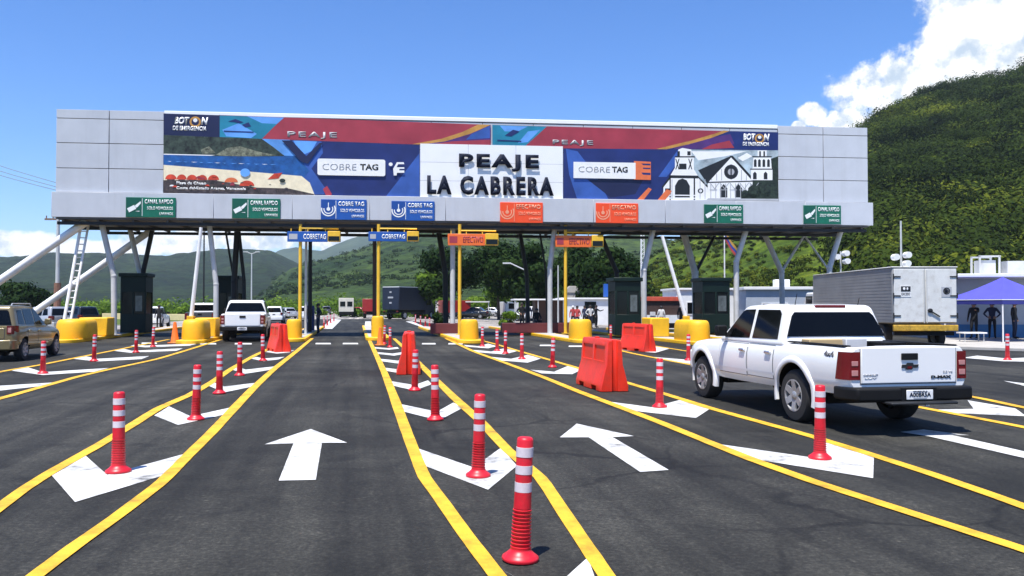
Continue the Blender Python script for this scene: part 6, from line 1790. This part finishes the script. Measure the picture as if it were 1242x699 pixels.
# ------------------------------------------------------------------ haze
mh = bpy.data.materials.new('haze'); mh.use_nodes = True; nt = mh.node_tree
nt.nodes.remove(nt.nodes['Principled BSDF'])
pv = N(nt, 'ShaderNodeVolumePrincipled'); pv.inputs['Color'].default_value = (.72, .86, 1.0, 1); pv.inputs['Density'].default_value = 0.00011; pv.inputs['Anisotropy'].default_value = 0.0
nt.links.new(pv.outputs[0], nt.nodes['Material Output'].inputs['Volume'])
mb = MB(); mb.box(-3500, 3500, -3500, 3500, -1.1, 305); hz = mb.build('haze', mh, smooth=0); hz['kind'] = 'stuff'

# ------------------------------------------------------------------ sky, sun, camera
SUN_EL, SUN_AZ = 70.0, 205.0       # azimuth clockwise from +Y (the view): behind the camera, a little to the left
w = bpy.data.worlds.new('World'); scene.world = w; w.use_nodes = True
nt = w.node_tree; L = nt.links.new
bg = nt.nodes['Background']; bg.inputs['Strength'].default_value = 0.09
sky = N(nt, 'ShaderNodeTexSky'); sky.sky_type = 'NISHITA'; sky.sun_disc = False
sky.sun_elevation = R(SUN_EL); sky.sun_rotation = R(SUN_AZ); sky.altitude = 400; sky.air_density = 1.0; sky.dust_density = 0.35; sky.ozone_density = 3.0
hs = N(nt, 'ShaderNodeHueSaturation'); hs.inputs['Saturation'].default_value = 1.2; hs.inputs['Value'].default_value = 1.0
L(sky.outputs[0], hs.inputs['Color'])
tint = N(nt, 'ShaderNodeMix', data_type='RGBA', blend_type='MULTIPLY'); tint.inputs[0].default_value = 1.0; tint.inputs[7].default_value = (.95, 1.10, 1.42, 1); L(hs.outputs[0], tint.inputs[6])
tc = N(nt, 'ShaderNodeTexCoord'); sx = N(nt, 'ShaderNodeSeparateXYZ'); L(tc.outputs['Generated'], sx.inputs[0])
def M2(op, a, b=None, c=None):
    n = N(nt, 'ShaderNodeMath', operation=op)
    for i, q in enumerate((a, b, c)):
        if q is None: continue
        if isinstance(q, (int, float)): n.inputs[i].default_value = q
        else: L(q, n.inputs[i])
    return n.outputs[0]
az = M2('ARCTAN2', sx.outputs[0], sx.outputs[1]); el = M2('ARCSINE', sx.outputs[2])
CL = [(1235, 30, 125, 100), (1170, 75, 90, 64), (1090, 102, 84, 38), (1130, 130, 110, 44), (1195, 10, 86, 76), (987, 138, 17, 14), (1032, 146, 28, 17), (970, 152, 9, 6), (1008, 150, 14, 8), (1300, 60, 90, 90), (1420, 100, 120, 70),
      (20, 296, 75, 17), (95, 303, 45, 13), (215, 294, 75, 17), (310, 291, 65, 18), (400, 288, 70, 20), (470, 290, 50, 14), (-90, 290, 90, 26), (150, 300, 45, 10), (560, 300, 100, 16)]
nz = N(nt, 'ShaderNodeTexNoise', i_Scale=9.0, i_Detail=10.0, i_Roughness=0.62, i_Distortion=0.25); L(tc.outputs['Generated'], nz.inputs['Vector'])
nb = N(nt, 'ShaderNodeTexNoise', i_Scale=26.0, i_Detail=7.0, i_Roughness=0.6); L(tc.outputs['Generated'], nb.inputs['Vector'])
nc = N(nt, 'ShaderNodeTexNoise', i_Scale=75.0, i_Detail=6.0, i_Roughness=0.62); L(tc.outputs['Generated'], nc.inputs['Vector'])
field = None
for px, py, rx, ry in CL:
    a0 = math.atan((px - 621) / FPX); hyp = math.hypot(1, (px - 621) / FPX); e0 = math.atan((371 - py) / FPX / hyp)
    ra, re = rx / FPX / hyp ** 2, ry / FPX / hyp
    dx = M2('DIVIDE', M2('SUBTRACT', az, a0), ra); dy = M2('DIVIDE', M2('SUBTRACT', el, e0), re)
    q = M2('SUBTRACT', 1.0, M2('ADD', M2('MULTIPLY', dx, dx), M2('MULTIPLY', dy, dy)))
    field = q if field is None else M2('SMOOTH_MAX', field, q, 0.3)
field = M2('MAXIMUM', field, -2.0)
f2 = M2('ADD', M2('ADD', M2('ADD', field, 0.16), M2('MULTIPLY', M2('SUBTRACT', nz.outputs['Fac'], 0.5), 2.4)), M2('ADD', M2('MULTIPLY', M2('SUBTRACT', nb.outputs['Fac'], 0.5), 2.2), M2('MULTIPLY', M2('SUBTRACT', nc.outputs['Fac'], 0.5), 1.0)))
mr = N(nt, 'ShaderNodeMapRange', interpolation_type='SMOOTHSTEP'); L(f2, mr.inputs[0]); mr.inputs[1].default_value = 0.0; mr.inputs[2].default_value = 0.62
# cloud tone: billows lit from above (offset sample towards the zenith)
mp = N(nt, 'ShaderNodeMapping'); mp.inputs['Location'].default_value = (-.006, 0, .016); L(tc.outputs['Generated'], mp.inputs['Vector'])
n3 = N(nt, 'ShaderNodeTexNoise', i_Scale=26.0, i_Detail=7.0, i_Roughness=0.6); L(mp.outputs[0], n3.inputs['Vector'])
sh = M2('ADD', M2('MULTIPLY', M2('SUBTRACT', nb.outputs['Fac'], n3.outputs['Fac']), 2.2), 0.72)
sh = M2('ADD', sh, M2('MULTIPLY', M2('SUBTRACT', nz.outputs['Fac'], .5), .5))
cr = ramp(nt, [(0.36, (4.4, 5.3, 6.4)), (0.58, (6.2, 6.7, 7.2)), (0.78, (8.8, 8.9, 9.0))]); L(sh, cr.inputs[0])
mx = N(nt, 'ShaderNodeMix', data_type='RGBA'); L(mr.outputs[0], mx.inputs[0]); L(tint.outputs[2], mx.inputs[6]); L(cr.outputs[0], mx.inputs[7])
L(mx.outputs[2], bg.inputs['Color'])

sd = bpy.data.lights.new('sun', 'SUN'); sd.energy = 5.0; sd.angle = R(0.5); sd.color = (1.0, .955, .88)
so = bpy.data.objects.new('sun', sd); COL.objects.link(so)
dirv = Vector((math.sin(R(SUN_AZ)) * math.cos(R(SUN_EL)), math.cos(R(SUN_AZ)) * math.cos(R(SUN_EL)), math.sin(R(SUN_EL))))
so.rotation_euler = dirv.to_track_quat('Z', 'Y').to_euler()

cd = bpy.data.cameras.new('camera'); cam = bpy.data.objects.new('camera', cd); COL.objects.link(cam)
cam.location = (0, 0, CAM_H); cam.rotation_euler = (math.pi / 2 + PITCH, 0, 0)
cd.sensor_width = 36; cd.lens = 36 * FPX / 1242; cd.clip_start = .05; cd.clip_end = 20000
scene.camera = cam
scene.view_settings.view_transform = 'Standard'; scene.view_settings.look = 'None'; scene.view_settings.gamma = 1; scene.view_settings.exposure = 0.68
scene.view_settings.use_curve_mapping = False
scene.render.engine = 'CYCLES'
scene.cycles.use_denoising = True
scene.cycles.max_bounces = 6; scene.cycles.volume_bounces = 0; scene.cycles.transparent_max_bounces = 8
